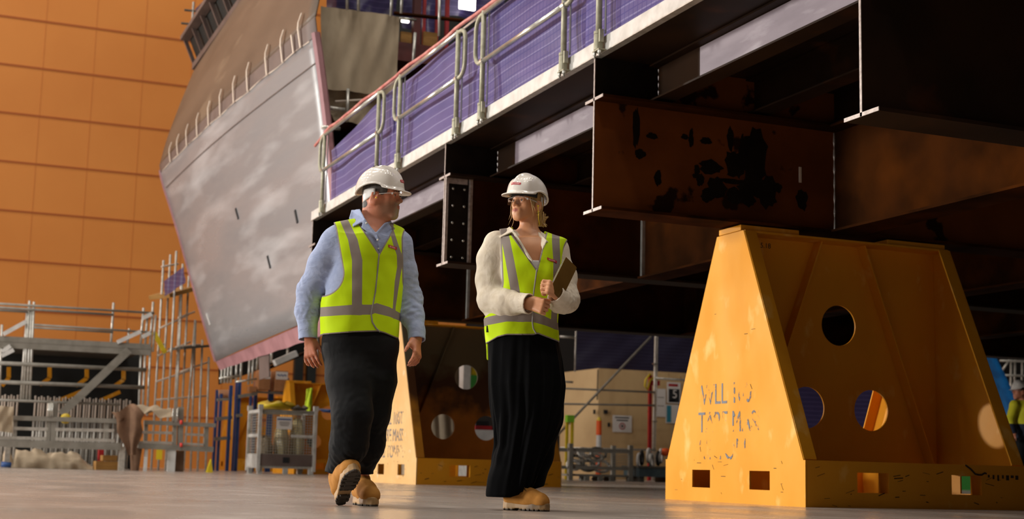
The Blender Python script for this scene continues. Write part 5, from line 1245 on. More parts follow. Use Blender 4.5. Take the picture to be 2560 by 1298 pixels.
def make_vest(P, par, torso, lo, hi, vneck, holes, hem, hem_back, tapes, band_u, band_l, closure, neck, k, front_y, fold_at=()):
    """Sleeveless vest: the trunk grown by a little, cut by a V neck, arm holes and a hem."""
    F = Fld(lo, hi, .0045); torso(F, .014)
    for i, (fx, fy) in enumerate(fold_at): folds(F, P.L(fx, fy, -.1), (.13, .2, .14), .0055, (1, 0, .25 if i % 2 else -.35), 26, 50+i)
    X, Y, Z = F._xyz((slice(None),)*3); shp = F.F.shape
    Xf, Yf, Zf = (np.broadcast_to(v, shp) for v in (X, Y, Z))
    near = np.abs(F.F) < .03
    V3 = np.stack([Xf[near], Yf[near], Zf[near]], 1).astype(float)
    px, py = proj_local(P, V3)
    (ax, ay), (bx, by), (cx, cy) = vneck                      # left top, apex, right top
    def side(x0, y0, x1, y1): L_ = math.hypot(x1-x0, y1-y0); return ((px-x0)*(y1-y0)-(py-y0)*(x1-x0))/L_
    vn = np.minimum(side(bx, by, ax, ay)*-1, side(bx, by, cx, cy))*k         # positive inside the V
    hl = [(r-seg2(px, py, pts))*k for pts, r in holes]
    yc = V3[:, 1]
    isf = yc < front_y
    hm = np.where(isf, (py-interp(px, hem)), (py-interp(px, hem_back)))*k
    cut = np.maximum(np.where(isf, vn, -1), np.maximum(np.maximum(hl[0], hl[1]), hm))
    nk = neck[1]-np.sqrt(((V3-neck[0])**2).sum(1)); cut = np.maximum(cut, nk)
    F.F[near] = np.maximum(F.F[near], cut)
    V, Q = F.mesh(1)
    px, py = proj_local(P, V); isf = V[:, 1] < front_y
    vn = np.minimum(side(bx, by, ax, ay)*-1, side(bx, by, cx, cy))*k
    hl = [(r-seg2(px, py, pts))*k for pts, r in holes]
    hm = np.where(isf, (py-interp(px, hem)), (py-interp(px, hem_back)))*k
    tape = np.full(len(V), -1.)
    for pts in tapes:                                          # rows: y, x left, x right
        xl = interp(py, [(p[0], p[1]) for p in pts]); xr = interp(py, [(p[0], p[2]) for p in pts])
        ok = (py < interp(px, band_l))
        tape = np.maximum(tape, np.where(ok, np.minimum(px-xl, xr-px)*k, -1))
    tape = np.maximum(tape, np.minimum(py-interp(px, band_u), interp(px, band_l)-py)*k)
    for e in [np.where(isf, vn, -1)]+hl+[hm]: tape = np.maximum(tape, .0075-np.abs(e))
    o = mesh_obj('vest', V, Q, M_vest, par, {'tape': tape})
    pts = []
    for (x, y) in closure:
        p = P.L(x, y, -.1)
        for it in range(3):
            yy = F.front(p[0], p[2], -.42, .2)
            if yy is None: break
            p = P.L(x, y, yy)
        pts.append(p+A([0, -.002, 0]))
    pp = []
    for a, b in zip(pts[:-1], pts[1:]): pp += [a+(b-a)*t for t in (0, .25, .5, .75)]
    MB().path(pp+[pts[-1]], .0042, 7).build('front_binding', M_bind, o, smooth=True, world=False)
    return o, F
def surf_at(P, F, x, y, d0=-.1):
    p = P.L(x, y, d0)
    for it in range(4):
        yy = F.front(p[0], p[2], -.45, .25)
        if yy is None: return p
        p = P.L(x, y, yy)
    return p
def badge(P, par, F, x0, y0, x1, y1, hpx, text, sag=0.):
    """Small red cloth badge lying on the vest, with the maker's lettering."""
    def fn(u, v, o=.003):
        x = x0+(x1-x0)*u; y = y0+(y1-y0)*u+hpx*(v-.5)+sag*math.sin(u*3.1416*2)
        p = surf_at(P, F, x, y); return p+A([0, -o, 0])
    b = MB().grid(lambda u, v: fn(u, v), 12, 4).build('badge', M_badge, par, smooth=True, world=False)
    t = MB().text(text, 1., lambda x, y, z: fn(min(1, max(0, .5+x/8.6)), .5-(y-.35)*.75, .0045), ext=0.)
    t.build('badge_text', M_badget, b, world=False)
def glasses(W, par, s=1., sides=(1, -1)):
    fr = thing('safety_glasses', None, None); fr.parent = par
    for k in ('label', 'category'):
        if k in fr: del fr[k]
    def fn(u, v):
        y = (-.068+.136*u); zt = .034-.006*abs(y)/.07; zb = -.016+.02*math.exp(-(y/.012)**2)+.008*(abs(y)/.068)**4
        return W(.112-2.6*y*y-.10*abs(y)**1.5*.3, y, zt+(zb-zt)*v)
    MB().grid(fn, 25, 7).build('lens', M_lens, fr, smooth=True, world=False)
    MB().path([fn(u, 0) for u in np.linspace(0, 1, 21)], .0009, 5).build('lens_rim', M_arm, fr, smooth=True, world=False)
    for sd in sides:
        MB().path([W(.097, sd*.069, .024), W(.06, sd*.077, .022), W(.02, sd*.081, .02), W(-.02, sd*.082, .01)], .0024, 6).build('temple_arm', M_arm, fr, smooth=True, world=False)
        MB().box(W(.085, sd*.0735, .02), (.008, .008, .011)).build('hinge', M_strapw, fr, world=False)
    return fr
def hat_marks(P, par, W, F, R, yaw, hz, text='BAE SYSTEMS'):
    """Red sticker on the front of the hat."""
    o = W(-.008, 0, .05)
    def onhat(u, v, lift):
        a = yaw+u*.50; el = hz-(v-.5)*.115
        d = R@A([math.cos(a)*math.cos(el), math.sin(a)*math.cos(el), math.sin(el)])
        ts = np.linspace(.09, .19, 120); dd = F.sample(o+d[None]*ts[:, None]); i = np.where(dd < 0)[0]
        t = ts[i[-1]] if len(i) else .14
        return o+d*(t+lift)
    b = MB().grid(lambda u, v: onhat(u-.5, v, .0022), 12, 4).build('sticker', M_badge, par, smooth=True, world=False)
    MB().text(text, 1., lambda x, y, z: onhat(x/7.4, .5-(y-.35)*.8, .003), ext=0.).build('sticker_text', M_badget, b, world=False)
def eyes(W, par, s=1.):
    for sd in (1, -1):
        e = MB().ball(W(.0790, sd*.0315, .0155), .0115*s, 14).build('eye', M_eyew, par, smooth=True, world=False)
        c = W(.0790, sd*.0315, .0155); f = norm(W(1, 0, .02)-W(0, 0, 0))
        MB().lathe([(.0001, .0117*s), (.003*s, .0113*s), (.0055*s, .0103*s)], c, 14, f).build('iris', M_iris, e, smooth=True, world=False)
        MB().path([W(.0905, sd*.0195, .0185), W(.0925, sd*.030, .0222), W(.088, sd*.042, .0195)], [.0009*s, .0015*s, .0012*s], 5).build('eyelash', M_brow, par, smooth=True, world=False)
        MB().path([W(.094, sd*.014, .0365), W(.096, sd*.028, .041), W(.084, sd*.047, .036)], [.002*s, .003*s, .0015*s], 6).build('eyebrow', M_brow, par, smooth=True, world=False)
# ------------------------------------------------------------------ the man
def build_man():
    P = Person(900, 1266); L = P.L
    yaw = .40; k = .00222
    fdir = A([math.cos(.2), -math.sin(.2), .02]); R = rotm(fdir); o = L(953, 500, .03)
    H_ = lambda *p: o+R@A(p, float)
    ank = {}
    # boots first: their ankles place the legs
    heelR = L(851, 1263, .0); heelR[2] = .006
    dR = norm(A([.30, -.74, .58])); RR = rotm(dR); ca, sa = math.cos(.08), math.sin(.08)
    RR = RR@A([[1, 0, 0], [0, ca, -sa], [0, sa, ca]])
    toeL = L(930, 1268, -.0); dL = norm(A([.38, -1, 0])); RL = rotm(dL); heelL = toeL-dL*.31; heelL[2] = 0
    # body
    F = Fld((-.34, -.42, -.02), (.36, .40, 1.90), .0033)
    head_sdf(F, o, R)
    neck0 = L(934, 588, .035)
    F.cone(L(929, 588, .035), H_(-.034, 0, -.03), .074, .068, .05)
    F.cone(neck0, H_(.012, 0, -.07), .055, .036, .03)
    shR, shL = L(835, 600, -.05), L(1000, 604, .075)
    F.cone(neck0-A([0, 0, .05]), shR, .06, .055, .05).cone(neck0-A([0, 0, .05]), shL, .06, .055, .05)
    F.chain([L(925, 610, .01), L(912, 690, 0), L(900, 780, 0), L(900, 860, 0)], [.115, .118, .115, .12], .06)
    elR, wrR = L(772, 738, .03), L(769, 838, -.0); elL, wrL = L(1030, 750, .12), L(1041, 838, .0)
    F.chain([shR, elR, wrR, L(769, 852, -.0)], [.05, .038, .029, .027], .03).chain([shL, elL, wrL, L(1041, 853, -.01)], [.05, .038, .029, .027], .03)
    hand(F, L(769, 848, -.0), L(779, 905, -.02)-L(770, 848, -.0), (.35, .9, 0), 1, .3, L=.19, curls=[.34, .36, .4, .44], thumb=(.42, .9, .25))
    hand(F, L(1040, 850, -.01), L(1043, 905, -.07)-L(1040, 850, -.01), (-.85, .4, .1), -1, .3, L=.19, curls=[.3, .42, .48, .5], thumb=(.55, .85, .25))
    kR, kL = L(880, 1032, -.16), L(935, 1030, .06); aR = heelR+RR@A([.055, 0, .14]); aL = heelL+RL@A([.055, 0, .14])
    F.chain([L(862, 880, -.02), kR, aR], [.09, .06, .04], .04).chain([L(940, 880, .03), kL, aL], [.09, .06, .04], .04)
    V, Q = F.mesh(1)
    Hc = (V-o)@R
    st = np.minimum(np.minimum(-.022-Hc[:, 2]+.3*(Hc[:, 0]-.03), Hc[:, 0]+.0-.25*(-.06-Hc[:, 2]).clip(0)), Hc[:, 2]+.112)
    gt = np.minimum(np.minimum(.034-np.abs(Hc[:, 1]), Hc[:, 0]-.066), np.minimum(-.024-Hc[:, 2], Hc[:, 2]+.115))
    rr = np.random.RandomState(1).rand(len(V))*.008-.004
    lp = np.minimum(.0085-np.abs(Hc[:, 2]+.047), np.minimum(Hc[:, 0]-.0935, .022-np.abs(Hc[:, 1])))
    st = np.where(lp > 0, -1, st+rr); gt = np.where(lp > 0, -1, gt+rr)
    body = mesh_obj('person', V, Q, M_skinm, None, {'stubble': st, 'goatee': gt, 'lips': lp})
    P.root(body); tag(body, 'bearded man in a white hard hat, blue shirt and hi-viz vest walking with boots', 'person')
    eyes(H_, body)
    # hair
    G = Fld(o-.16, o+.16, .003); G.ell(H_(-.008, 0, .044), (.102, .0805, .093), R, 0).ell(H_(-.05, 0, -.03), (.056, .07, .066), R, .02)
    def keep(X, Y, Z):
        x = d_plane(X, Y, Z, o, R[:, 0]); z = d_plane(X, Y, Z, o, R[:, 2]); y = np.abs(d_plane(X, Y, Z, o, R[:, 1]))
        return np.maximum(np.maximum(x-.055+.9*np.maximum(-(z-.03), 0), -z-.07-.5*np.minimum(x+.02, 0)*0+.6*np.maximum(x+.03, 0)), np.maximum(-(np.abs(x+.006)-.0)+.0, -1)*0-1)
    G.op(keep, o-.2, o+.2, 0, 'int')
    G.ell(H_(-.006, .08, -.004), (.024, .03, .034), R, 0, 'sub').ell(H_(-.006, -.08, -.004), (.024, .03, .034), R, 0, 'sub')
    V, Q = G.mesh(1); mesh_obj('hair', V, Q, M_hairg, body)
    # hard hat
    G = Fld(o-.26, o+.26, .003); helmet_sdf(G, H_, R); V, Q = G.mesh(2)
    hat = mesh_obj('hard_hat', V, Q, M_hat, body)
    for i in range(3):
        p = H_(-.035+.022*i, 0, 0); d = norm(H_(-.035+.022*i, -.02, .2)-p)
        q = H_(-.045+.024*i, -.014, .1945-.0035*abs(i-1)); MB().bar(q, q+R[:, 0]*.011, .006, .004, up=R[:, 2]).build('vent_slot', M_ink, hat, world=False)
    hat_marks(P, hat, H_, G, R, .0, .35)
    MB().grid(lambda u, v: H_(-.108*math.cos((u-.5)*2.9)+.004, .09*math.sin((u-.5)*2.9), .05-.075*v*(1-(2*u-1)**2*.55)), 24, 6).build('nape_strap', M_strapw, hat, smooth=True, world=False, solid=.003)
    MB().grid(lambda u, v: H_(.108*math.cos((u-.5)*2.6), .086*math.sin((u-.5)*2.6), .052+.022*v), 20, 3).build('head_band', M_hatb, hat, smooth=True, world=False, solid=.003)
    glasses(H_, body)
    for sd in (1, -1): MB().tube(H_(-.004, sd*.078, -.002), H_(-.002, sd*.09, -.004), .0065, 10, .005).build('ear_plug', M_plug, body, smooth=True, world=False)
    # trunk shared by shirt and vest
    TR = [(596, 842, 1010, .01, .105, yaw), (640, 836, 1010, .0, .118, yaw), (700, 818, 1006, .0, .128, yaw), (760, 806, 1000, .0, .135, yaw), (800, 804, 996, .0, .138, yaw), (862, 806, 992, .0, .14, yaw), (905, 806, 992, 0., .14, yaw)]
    def torso(F, off):
        F.op(loft(rows(P, TR, off-.004), 2.3), (-.4, -.3, .8), (.45, .3, 1.5), .0)
        nb = L(930, 572, .03)
        F.cone(nb, L(846, 584, -.05), .062+off, .052+off, .05).cone(nb, L(990, 594, .07), .062+off, .052+off, .05)
        F.cone(L(915, 612, -.03), L(965, 620, .02), .085+off, .08+off, .06)
        F.ell(L(862, 625, -.05), A([.06, .07, .08])+off, None, .05).ell(L(985, 628, .05), A([.06, .07, .08])+off, None, .05)
    # shirt
    F = Fld((-.42, -.36, .78), (.46, .36, 1.72), .0045); torso(F, 0)
    for pts, rs in (([L(832, 607, -.05), L(806, 660, -.03), L(776, 728, .02), L(768, 778, .02), L(769, 822, .0)], [.075, .074, .07, .062, .05]),
                    ([L(1000, 612, .075), L(1012, 680, .1), L(1026, 748, .12), L(1032, 790, .07), L(1042, 830, .01)], [.072, .064, .064, .058, .047])):
        F.chain(pts, rs, .04)
    for i, (cx, cy, dy, amp, fr) in enumerate(((772, 775, .03, .006, 120), (768, 725, .02, .0045, 90), (800, 680, -.02, .003, 70), (1032, 780, .08, .007, 120), (1028, 735, .12, .005, 100), (1018, 690, .1, .003, 70))):
        folds(F, L(cx, cy, dy), (.09, .14, .075), amp, (.35 if cx < 900 else -.4, 0, 1), fr, i)
    F.op(lambda X, Y, Z: L(900, 822, 0)[2]-Z+0*X*Y, (-.5, -.4, .7), (.5, .4, 1.1), 0, 'int') if False else None
    zc = L(900, 818, 0)[2]; torso_cut = (np.abs(F.ax[0])[:, None, None] < 9) & (F.ax[2][None, None, :] < zc)
    xa, xb = L(797, 815, 0)[0], L(1002, 815, 0)[0]
    m_ = (F.ax[0][:, None, None] > xa-.004) & (F.ax[0][:, None, None] < xb+.004) & (F.ax[2][None, None, :] < zc) & (F.ax[1][None, :, None] < 9)
    F.F[m_] = np.maximum(F.F[m_], .002)
    F.cuff(L(769, 818, .01), L(770, 849, -.0), .051, .054).cuff(L(1041, 826, .01), L(1042, 851, -.01), .047, .050)
    F.cone(L(936, 585, .03), L(945, 520, .03), .073, .074, .0, 'sub')
    F.tri(L(910, 546, -.1), L(939, 582, -.11), L(972, 552, -.02), .028, 0, 'sub')
    # collar
    F.quad(L(880, 527, .06), L(899, 524, -.03), L(913, 551, -.09), L(884, 566, -.095), .0042).tri(L(880, 527, .06), L(874, 545, -.02), L(884, 566, -.095), .0042)
    F.quad(L(976, 555, .03), L(979, 570, .01), L(947, 594, -.095), L(940, 585, -.105), .006).tri(L(976, 555, .03), L(962, 560, -.04), L(940, 585, -.105), .006)
    F.quad(L(911, 550, -.092), L(940, 585, -.098), L(945, 600, -.12), L(905, 568, -.1), .0045, .006)
    V, Q = F.mesh(1); shirt = mesh_obj('shirt', V, Q, M_shirtb, body)
    for x, y in ((916, 558), (944, 600), (946, 622)):
        p = surf_at(P, F, x, y); MB().lathe([(.0001, .003), (.005, .0025), (.006, 0)], p-A([0, .001, 0]), 12, (0, -1, 0)).build('button', M_strapw, shirt, smooth=True, world=False)
    pk = [surf_at(P, F, x, y)-A([0, .0012, 0]) for x, y in ((940, 587), (943, 600), (946, 615), (948, 630))]
    MB().path(pk, .0018, 5).build('placket_edge', M_shirtb, shirt, smooth=True, world=False)
    # vest
    hem = [(795, 842), (809, 837), (885, 831), (945, 829), (963, 834), (991, 846), (1010, 852)]
    vest, FV = make_vest(P, body, torso, (-.36, -.32, .74), (.4, .3, 1.62), ((886, 540), (948, 634), (983, 572)),
        [([(783, 585), (800, 682)], 58), ([(1060, 600), (1062, 700)], 53)], hem, [(790, 895), (812, 900), (860, 850), (990, 847)],
        [[(545, 847, 868), (599, 870, 894), (651, 880, 906), (756, 880, 905), (860, 880, 905)], [(575, 974, 984), (612, 983, 996), (638, 992, 1005), (667, 993, 1005), (703, 987, 999), (769, 982, 989), (860, 980, 988)]],
        [(790, 770), (796, 769), (885, 762), (929, 762), (942, 758), (974, 768), (1000, 783)], [(790, 793), (800, 792), (859, 788), (929, 787), (937, 783), (974, 792), (1000, 803)],
        [(948, 634), (944, 677), (938.5, 730), (931, 769), (928, 787), (931, 806), (940, 821), (950, 830)], (L(940, 545, .03), .088), k, .0, ((850, 720), (960, 700), (880, 790), (965, 790)))
    badge(P, vest, FV, 971, 615, 992, 622, 7, 'BAE SYSTEMS')
    # trousers
    F = Fld((-.32, -.4, .03), (.32, .42, 1.06), .0045)
    F.op(loft(rows(P, [(800, 812, 990, 0, .125, yaw), (850, 810, 991, 0, .128, yaw), (880, 822, 978, -.0, .11, yaw), (925, 846, 954, -.0, .07, yaw)], 0), 2.1), (-.3, -.25, .62), (.3, .25, 1.1), 0)
    F.chain([L(864, 885, -.03), L(872, 960, -.1), L(881, 1035, -.16), L(873, 1110, -.11), aR+A([.0, -.0, .03])], [.115, .102, .092, .085, .072], .09)
    F.chain([L(938, 880, .03), L(937, 960, .05), L(930, 1035, .07), L(920, 1110, .14), aL+A([0, 0, .05])], [.112, .097, .082, .076, .07], .09)
    for i, (cx, cy, dy, amp, fr) in enumerate(((882, 1045, -.16, .004, 75), (872, 1150, -.1, .007, 95), (930, 1055, .07, .004, 75), (920, 1150, .15, .006, 90), (875, 920, -.06, .003, 60), (940, 930, 0., .003, 60))):
        folds(F, L(cx, cy, dy), (.12, .16, .13), amp, (.3 if i % 2 else -.3, .1, 1), fr, 10+i)
    F.cone(aR-A([0, 0, .03]), aR-(RR[:, 2])*.15, .09, .12, 0., 'sub').cone(aL-A([0, 0, .03]), aL-A([0, 0, .15]), .09, .12, 0, 'sub')
    V, Q = F.mesh(1); mesh_obj('trousers', V, Q, M_black_t, body)
    b1, W1 = boot(heelR, RR, 1., body); b2, W2 = boot(heelL, RL, 1., body)
    for W_, b_ in ((W1, b1), (W2, b2)):
        for i in range(4):
            x = .115+.026*i; z = .132-.012*i; MB().path([W_(x, .03, z-.006), W_(x+.008, 0, z+.004), W_(x, -.03, z-.006)], .0028, 6).build('lace', M_lace, b_, smooth=True, world=False)
    return P, body
MAN, MANB = build_man()
# ------------------------------------------------------------------ the woman
def build_woman():
    P = Person(1316, 1277); L = P.L; k = .00217; yaw = .2
    s = .93
    fdir = A([-math.sin(.74), -math.cos(.74), .10]); R = rotm(fdir, (.03, 0, 1)); o = L(1318, 517, .02)
    H_ = lambda *p: o+R@(A(p, float)*s)
    heel = L(1263, 1270, .03); heel[2] = 0; d1 = norm(A([.86, -.51, 0])); R1 = rotm(d1)
    heel2 = L(1288, 1262, .27); heel2[2] = 0; d2 = norm(A([.35, -.94, 0])); R2 = rotm(d2)
    # trunk
    TR = [(600, 1248, 1404, .0, .085, yaw), (650, 1254, 1404, .0, .112, yaw), (690, 1256, 1402, .0, .118, yaw), (745, 1240, 1396, .0, .125, yaw), (800, 1212, 1392, .0, .135, yaw), (860, 1218, 1396, .0, .14, yaw), (900, 1220, 1400, .0, .14, yaw)]
    def torso(F, off):
        F.op(loft(rows(P, TR, off-.006), 2.3), (-.4, -.3, .8), (.45, .3, 1.5), .0)
        F.cone(L(1318, 594, .03), L(1246, 600, .0), .052+off, .045+off, .05).cone(L(1330, 598, .03), L(1392, 618, .02), .052+off, .045+off, .05)
        F.cone(L(1290, 635, -.035), L(1360, 640, -.02), .075+off, .075+off, .05)
        F.cone(L(1290, 680, -.045), L(1362, 684, -.03), .075+off, .075+off, .05)
    F = Fld((-.30, -.40, -.02), (.34, .40, 1.80), .0033)
    head_sdf(F, o, R, s, True)
    nb = L(1322, 592, .03)
    F.cone(nb, H_(-.028, 0, -.03), .048, .048, .03).cone(nb, H_(-.004, 0, -.06), .042, .034, .02)
    shR, shL = L(1238, 618, .0), L(1398, 640, .02)
    F.cone(nb-A([0, 0, .05]), shR, .05, .03, .05).cone(nb-A([0, 0, .05]), shL, .05, .03, .05)
    torso(F, -.008)
    F.chain([L(1325, 630, .0), L(1326, 660, -.005)], [.085, .085], .05)
    F.chain([L(1326, 670, 0), L(1312, 740, 0), L(1303, 830, 0), L(1308, 900, 0)], [.085, .085, .1, .11], .06)
    F.chain([shR, L(1226, 750, -.02), L(1322, 760, -.2)], [.042, .036, .027], .03).chain([shL, L(1418, 750, -.04), L(1392, 738, -.19)], [.042, .036, .027], .03)
    hand(F, L(1322, 759, -.2), L(1364, 768, -.255)-L(1322, 759, -.2), (.3, .95, -.1), 1, .8, L=.178, curls=[1.15, 1.2, 1.25, 1.3], thumb=(.25, .8, .55), k=.005, spread=0., fr=1.2)
    hand(F, L(1396, 738, -.2), L(1371, 722, -.255)-L(1394, 740, -.2), (-.55, .75, -.2), -1, 1.2, L=.182, curls=[1.15, 1.2, 1.25, 1.3], thumb=(.4, .35, .8), k=.005, spread=0., fr=1.22)
    F.chain([L(1275, 900, 0), L(1280, 1050, -.02), heel+R1@A([.05, 0, .12])], [.09, .06, .04], .04).chain([L(1345, 900, .02), L(1350, 1050, .1), heel2+R2@A([.05, 0, .12])], [.09, .06, .04], .04)
    V, Q = F.mesh(1); Hc = ((V-o)@R)/s
    lp = np.minimum(.0088-np.abs(Hc[:, 2]+.047), np.minimum(Hc[:, 0]-.0935, .021-np.abs(Hc[:, 1])))
    body = mesh_obj('person', V, Q, M_skinw, None, {'lips': lp})
    P.root(body); tag(body, 'blonde woman in a white hard hat and hi-viz vest looking aside, clutching a tablet case', 'person')
    eyes(H_, body, s)
    # hair: swept back under the hat, low bun, loose strands
    G = Fld(o-.2, o+.2, .003); G.ell(H_(-.008, 0, .04), A([.104, .083, .096])*s, R, 0).ell(H_(-.05, 0, -.03), A([.054, .06, .05])*s, R, .03)
    def keep(X, Y, Z):
        x = d_plane(X, Y, Z, o, R[:, 0])/s; z = d_plane(X, Y, Z, o, R[:, 2])/s
        return np.maximum(x-.05+.55*np.maximum(-(z-.04), 0), -z-.08+1.0*np.maximum(x+.03, 0))*s
    G.op(keep, o-.2, o+.2, 0, 'int')
    for y in (1, -1): G.ell(H_(-.008, y*.083, -.004), A([.02, .025, .03])*s, R, 0, 'sub')
    bun = H_(-.105, .012, -.062)
    G.ell(bun, (.036, .036, .032), None, .02)
    r_ = random.Random(5)
    for i in range(26):
        a = r_.uniform(-1.3, 1.5); e = r_.uniform(-.9, .8); d = A([math.cos(a)*math.cos(e)*.9, r_.uniform(-.5, .3), math.sin(e)])
        q = bun+d*r_.uniform(.045, .068)+A([.004, 0, 0]); G.cone(bun+d*.02, q, .010, .0012, .004)
    V, Q = G.mesh(1); hair = mesh_obj('hair', V, Q, M_hairb, body)
    for i, pts in enumerate((((.05, -.076, .03), (.052, -.082, -.01), (.045, -.086, -.05), (.05, -.092, -.085)), ((.04, -.078, .03), (.035, -.086, -.02), (.03, -.09, -.07), (.04, -.1, -.115)), ((.03, -.076, .02), (.02, -.084, -.04), (.012, -.086, -.09), (.02, -.096, -.14)),
                             ((.058, .071, .035), (.05, .079, .0), (.036, .083, -.04), (.03, .086, -.075)), ((.054, .073, .035), (.042, .081, .0), (.022, .085, -.03), (.02, .088, -.05)), ((-.07, .07, -.02), (-.07, .078, -.06), (-.06, .08, -.09), (-.05, .084, -.12)), ((-.03, -.05, -.07), (-.02, -.056, -.1), (-.016, -.06, -.13), (-.01, -.07, -.16)))):
        MB().path([H_(*p) for p in pts], [.0036, .003, .002, .0005], 7).build('hair_strand', M_hairb, hair, smooth=True, world=False)
    # hat
    Wh = lambda *p: H_(p[0]+.016, p[1], p[2]+.003)
    G = Fld(o-.26, o+.26, .003); helmet_sdf(G, Wh, R, s*1.0); V, Q = G.mesh(2); hat = mesh_obj('hard_hat', V, Q, M_hat, body)
    hat_marks(P, hat, Wh, G, R, .12, .38)
    MB().grid(lambda u, v: H_(.111*math.cos((u-.5)*2.8), .09*math.sin((u-.5)*2.8), .040+.034*v), 24, 3).build('head_band', M_hatb, hat, smooth=True, world=False, solid=.003)
    MB().grid(lambda u, v: H_(-.1*math.cos((u-.5)*2.6)+.004, .088*math.sin((u-.5)*2.6), .06-.07*v*(1-(2*u-1)**2*.6)), 24, 5).build('nape_strap', M_strapw, hat, smooth=True, world=False, solid=.003)
    glasses(H_, body, s)
    MB().tube(H_(-.002, .08, -.004), H_(.004, .092, -.004), .006, 10, .005).build('ear_plug', M_plug, body, smooth=True, world=False)
    e0 = H_(.004, .09, -.006); MB().path([e0, e0+A([.002, -.004, -.03]), e0+A([.004, -.0, -.07]), e0+A([.012, .02, -.1])], .0016, 5).build('ear_plug_cord', M_plug, body, smooth=True, world=False)
    c = H_(-.008, .086, -.046); MB().path([c+.011*(math.cos(t)*A([.5, -.6, 0])+math.sin(t)*A([0, 0, 1.3])) for t in np.linspace(0, 6.1, 20)], .0021, 6).build('hoop_earring', M_gold, body, smooth=True, world=False)
    # blouse
    F = Fld((-.36, -.4, .8), (.4, .3, 1.6), .0042); torso(F, 0)
    F.chain([L(1236, 612, .0), L(1224, 648, .0), L(1221, 700, -.01), L(1227, 750, -.04)], [.06, .062, .062, .068], .05)
    F.chain([L(1227, 750, -.04), L(1262, 758, -.11), L(1300, 758, -.17)], [.068, .062, .052], .04)
    F.chain([L(1394, 634, .02), L(1412, 690, .0), L(1417, 748, -.05)], [.06, .057, .064], .05).chain([L(1417, 752, -.05), L(1402, 752, -.13), L(1388, 745, -.18)], [.064, .062, .05], .04)
    for i, (cx, cy, dy, amp, fr) in enumerate(((1222, 690, -.01, .004, 60), (1232, 755, -.05, .007, 80), (1280, 762, -.14, .006, 90), (1415, 700, 0, .004, 60), (1416, 755, -.08, .008, 90), (1396, 760, -.15, .008, 110))):
        folds(F, L(cx, cy, dy), (.08, .1, .08), amp, (.6, -.5, .7) if i in (2, 5) else (.2, .1, 1), fr, 30+i)
    F.cuff(L(1294, 757, -.16), L(1324, 760, -.21), .052, .058).cuff(L(1402, 750, -.165), L(1388, 735, -.2), .050, .054)
    F.cone(L(1322, 600, .02), L(1318, 540, .0), .062, .075, .0, 'sub')
    F.tri(L(1280, 572, -.09), L(1341, 676, -.13), L(1356, 592, -.08), .05, 0, 'sub')
    F.quad(L(1244, 587, .0), L(1274, 569, -.02), L(1284, 578, -.075), L(1252, 593, -.085), .0042)
    F.quad(L(1274, 569, -.02), L(1284, 577, -.078), L(1302, 612, -.108), L(1294, 602, -.1), .0042)
    F.quad(L(1343, 579, .0), L(1352, 580, .02), L(1382, 618, -.06), L(1366, 603, -.1), .0042).tri(L(1343, 579, 0.), L(1366, 603, -.1), L(1357, 623, -.115), .0042)
    F.quad(L(1281, 578, -.08), L(1290, 585, -.095), L(1330, 652, -.142), L(1322, 646, -.142), .004)
    zc = L(1300, 815, 0)[2]; xa, xb = L(1200, 815, 0)[0], L(1410, 815, 0)[0]
    m_ = (F.ax[2][None, None, :] < zc) & (F.ax[0][:, None, None] > xa-.01) & (F.ax[0][:, None, None] < xb+.01) & (F.ax[1][None, :, None] > -.16)
    F.F[m_] = np.maximum(F.F[m_], .002)
    V, Q = F.mesh(1); shirt = mesh_obj('blouse', V, Q, M_shirtc, body)
    # white top and bare chest between
    F = Fld((-.2, -.3, 1.1), (.25, .2, 1.62), .004); torso(F, .004)
    F.cone(L(1322, 600, .02), L(1318, 560, .01), .05, .048, .03)
    F.op(lambda X, Y, Z: (L(1335, 652, -.1)[2]-Z)*-1-.0+0*X*Y, (-.3, -.4, 1.1), (.3, .3, 1.7), 0, 'int')
    V, Q = F.mesh(1); mesh_obj('white_top', V, Q, M_white, body)
    F = Fld((-.2, -.3, 1.2), (.25, .2, 1.62), .004); torso(F, -.009); F.cone(L(1322, 604, .0), L(1319, 560, .005), .052, .046, .05)
    # vest
    hem = [(1200, 868), (1223, 856), (1244, 843.6), (1267, 838), (1333, 838), (1345, 835), (1373, 846), (1399, 856), (1420, 866)]
    vest, FV = make_vest(P, body, torso, (-.34, -.32, .74), (.36, .3, 1.62), ((1272, 575), (1342, 674), (1360, 604)),
        [([(1191, 592), (1196, 705)], 60), ([(1465, 632), (1463, 715)], 55)], hem, [(1200, 930), (1232, 945), (1290, 850), (1400, 857)],
        [[(590, 1252, 1273), (654, 1264, 1286), (724, 1276, 1299), (830, 1292, 1316)], [(605, 1380, 1399), (654, 1383.5, 1401), (691, 1383, 1396), (830, 1376, 1392)]],
        [(1205, 798), (1220.6, 792), (1279, 780), (1331, 779), (1361, 790), (1395, 808)], [(1205, 819), (1220, 813), (1267.5, 804), (1331, 805), (1361, 813), (1395, 826)],
        [(1342, 674), (1339, 696), (1334, 733), (1332, 783), (1331, 806), (1333, 822), (1341, 835)], (L(1322, 572, .03), .09), k, .0, ((1290, 700), (1370, 700), (1260, 820), (1350, 815)))
    badge(P, vest, FV, 1368, 646, 1392, 656, 6, 'BAE SYSTEMS', .8)
    p = surf_at(P, FV, 1219, 823); MB().box(p+A([0, -.003, 0]), (.013, .004, .036)).build('side_label', M_ink, vest, world=False, label='small navy cloth label at the vest side')
    nk = [(1299, 596), (1304, 603), (1311, 607), (1319, 608.5), (1326, 606), (1333, 599), (1337, 594)]
    G = F; npt = [surf_at(P, G, x, y)-A([0, .0015, 0]) for x, y in nk]
    MB().path(npt, .0012, 5).build('necklace', M_steel, body, smooth=True, world=False)
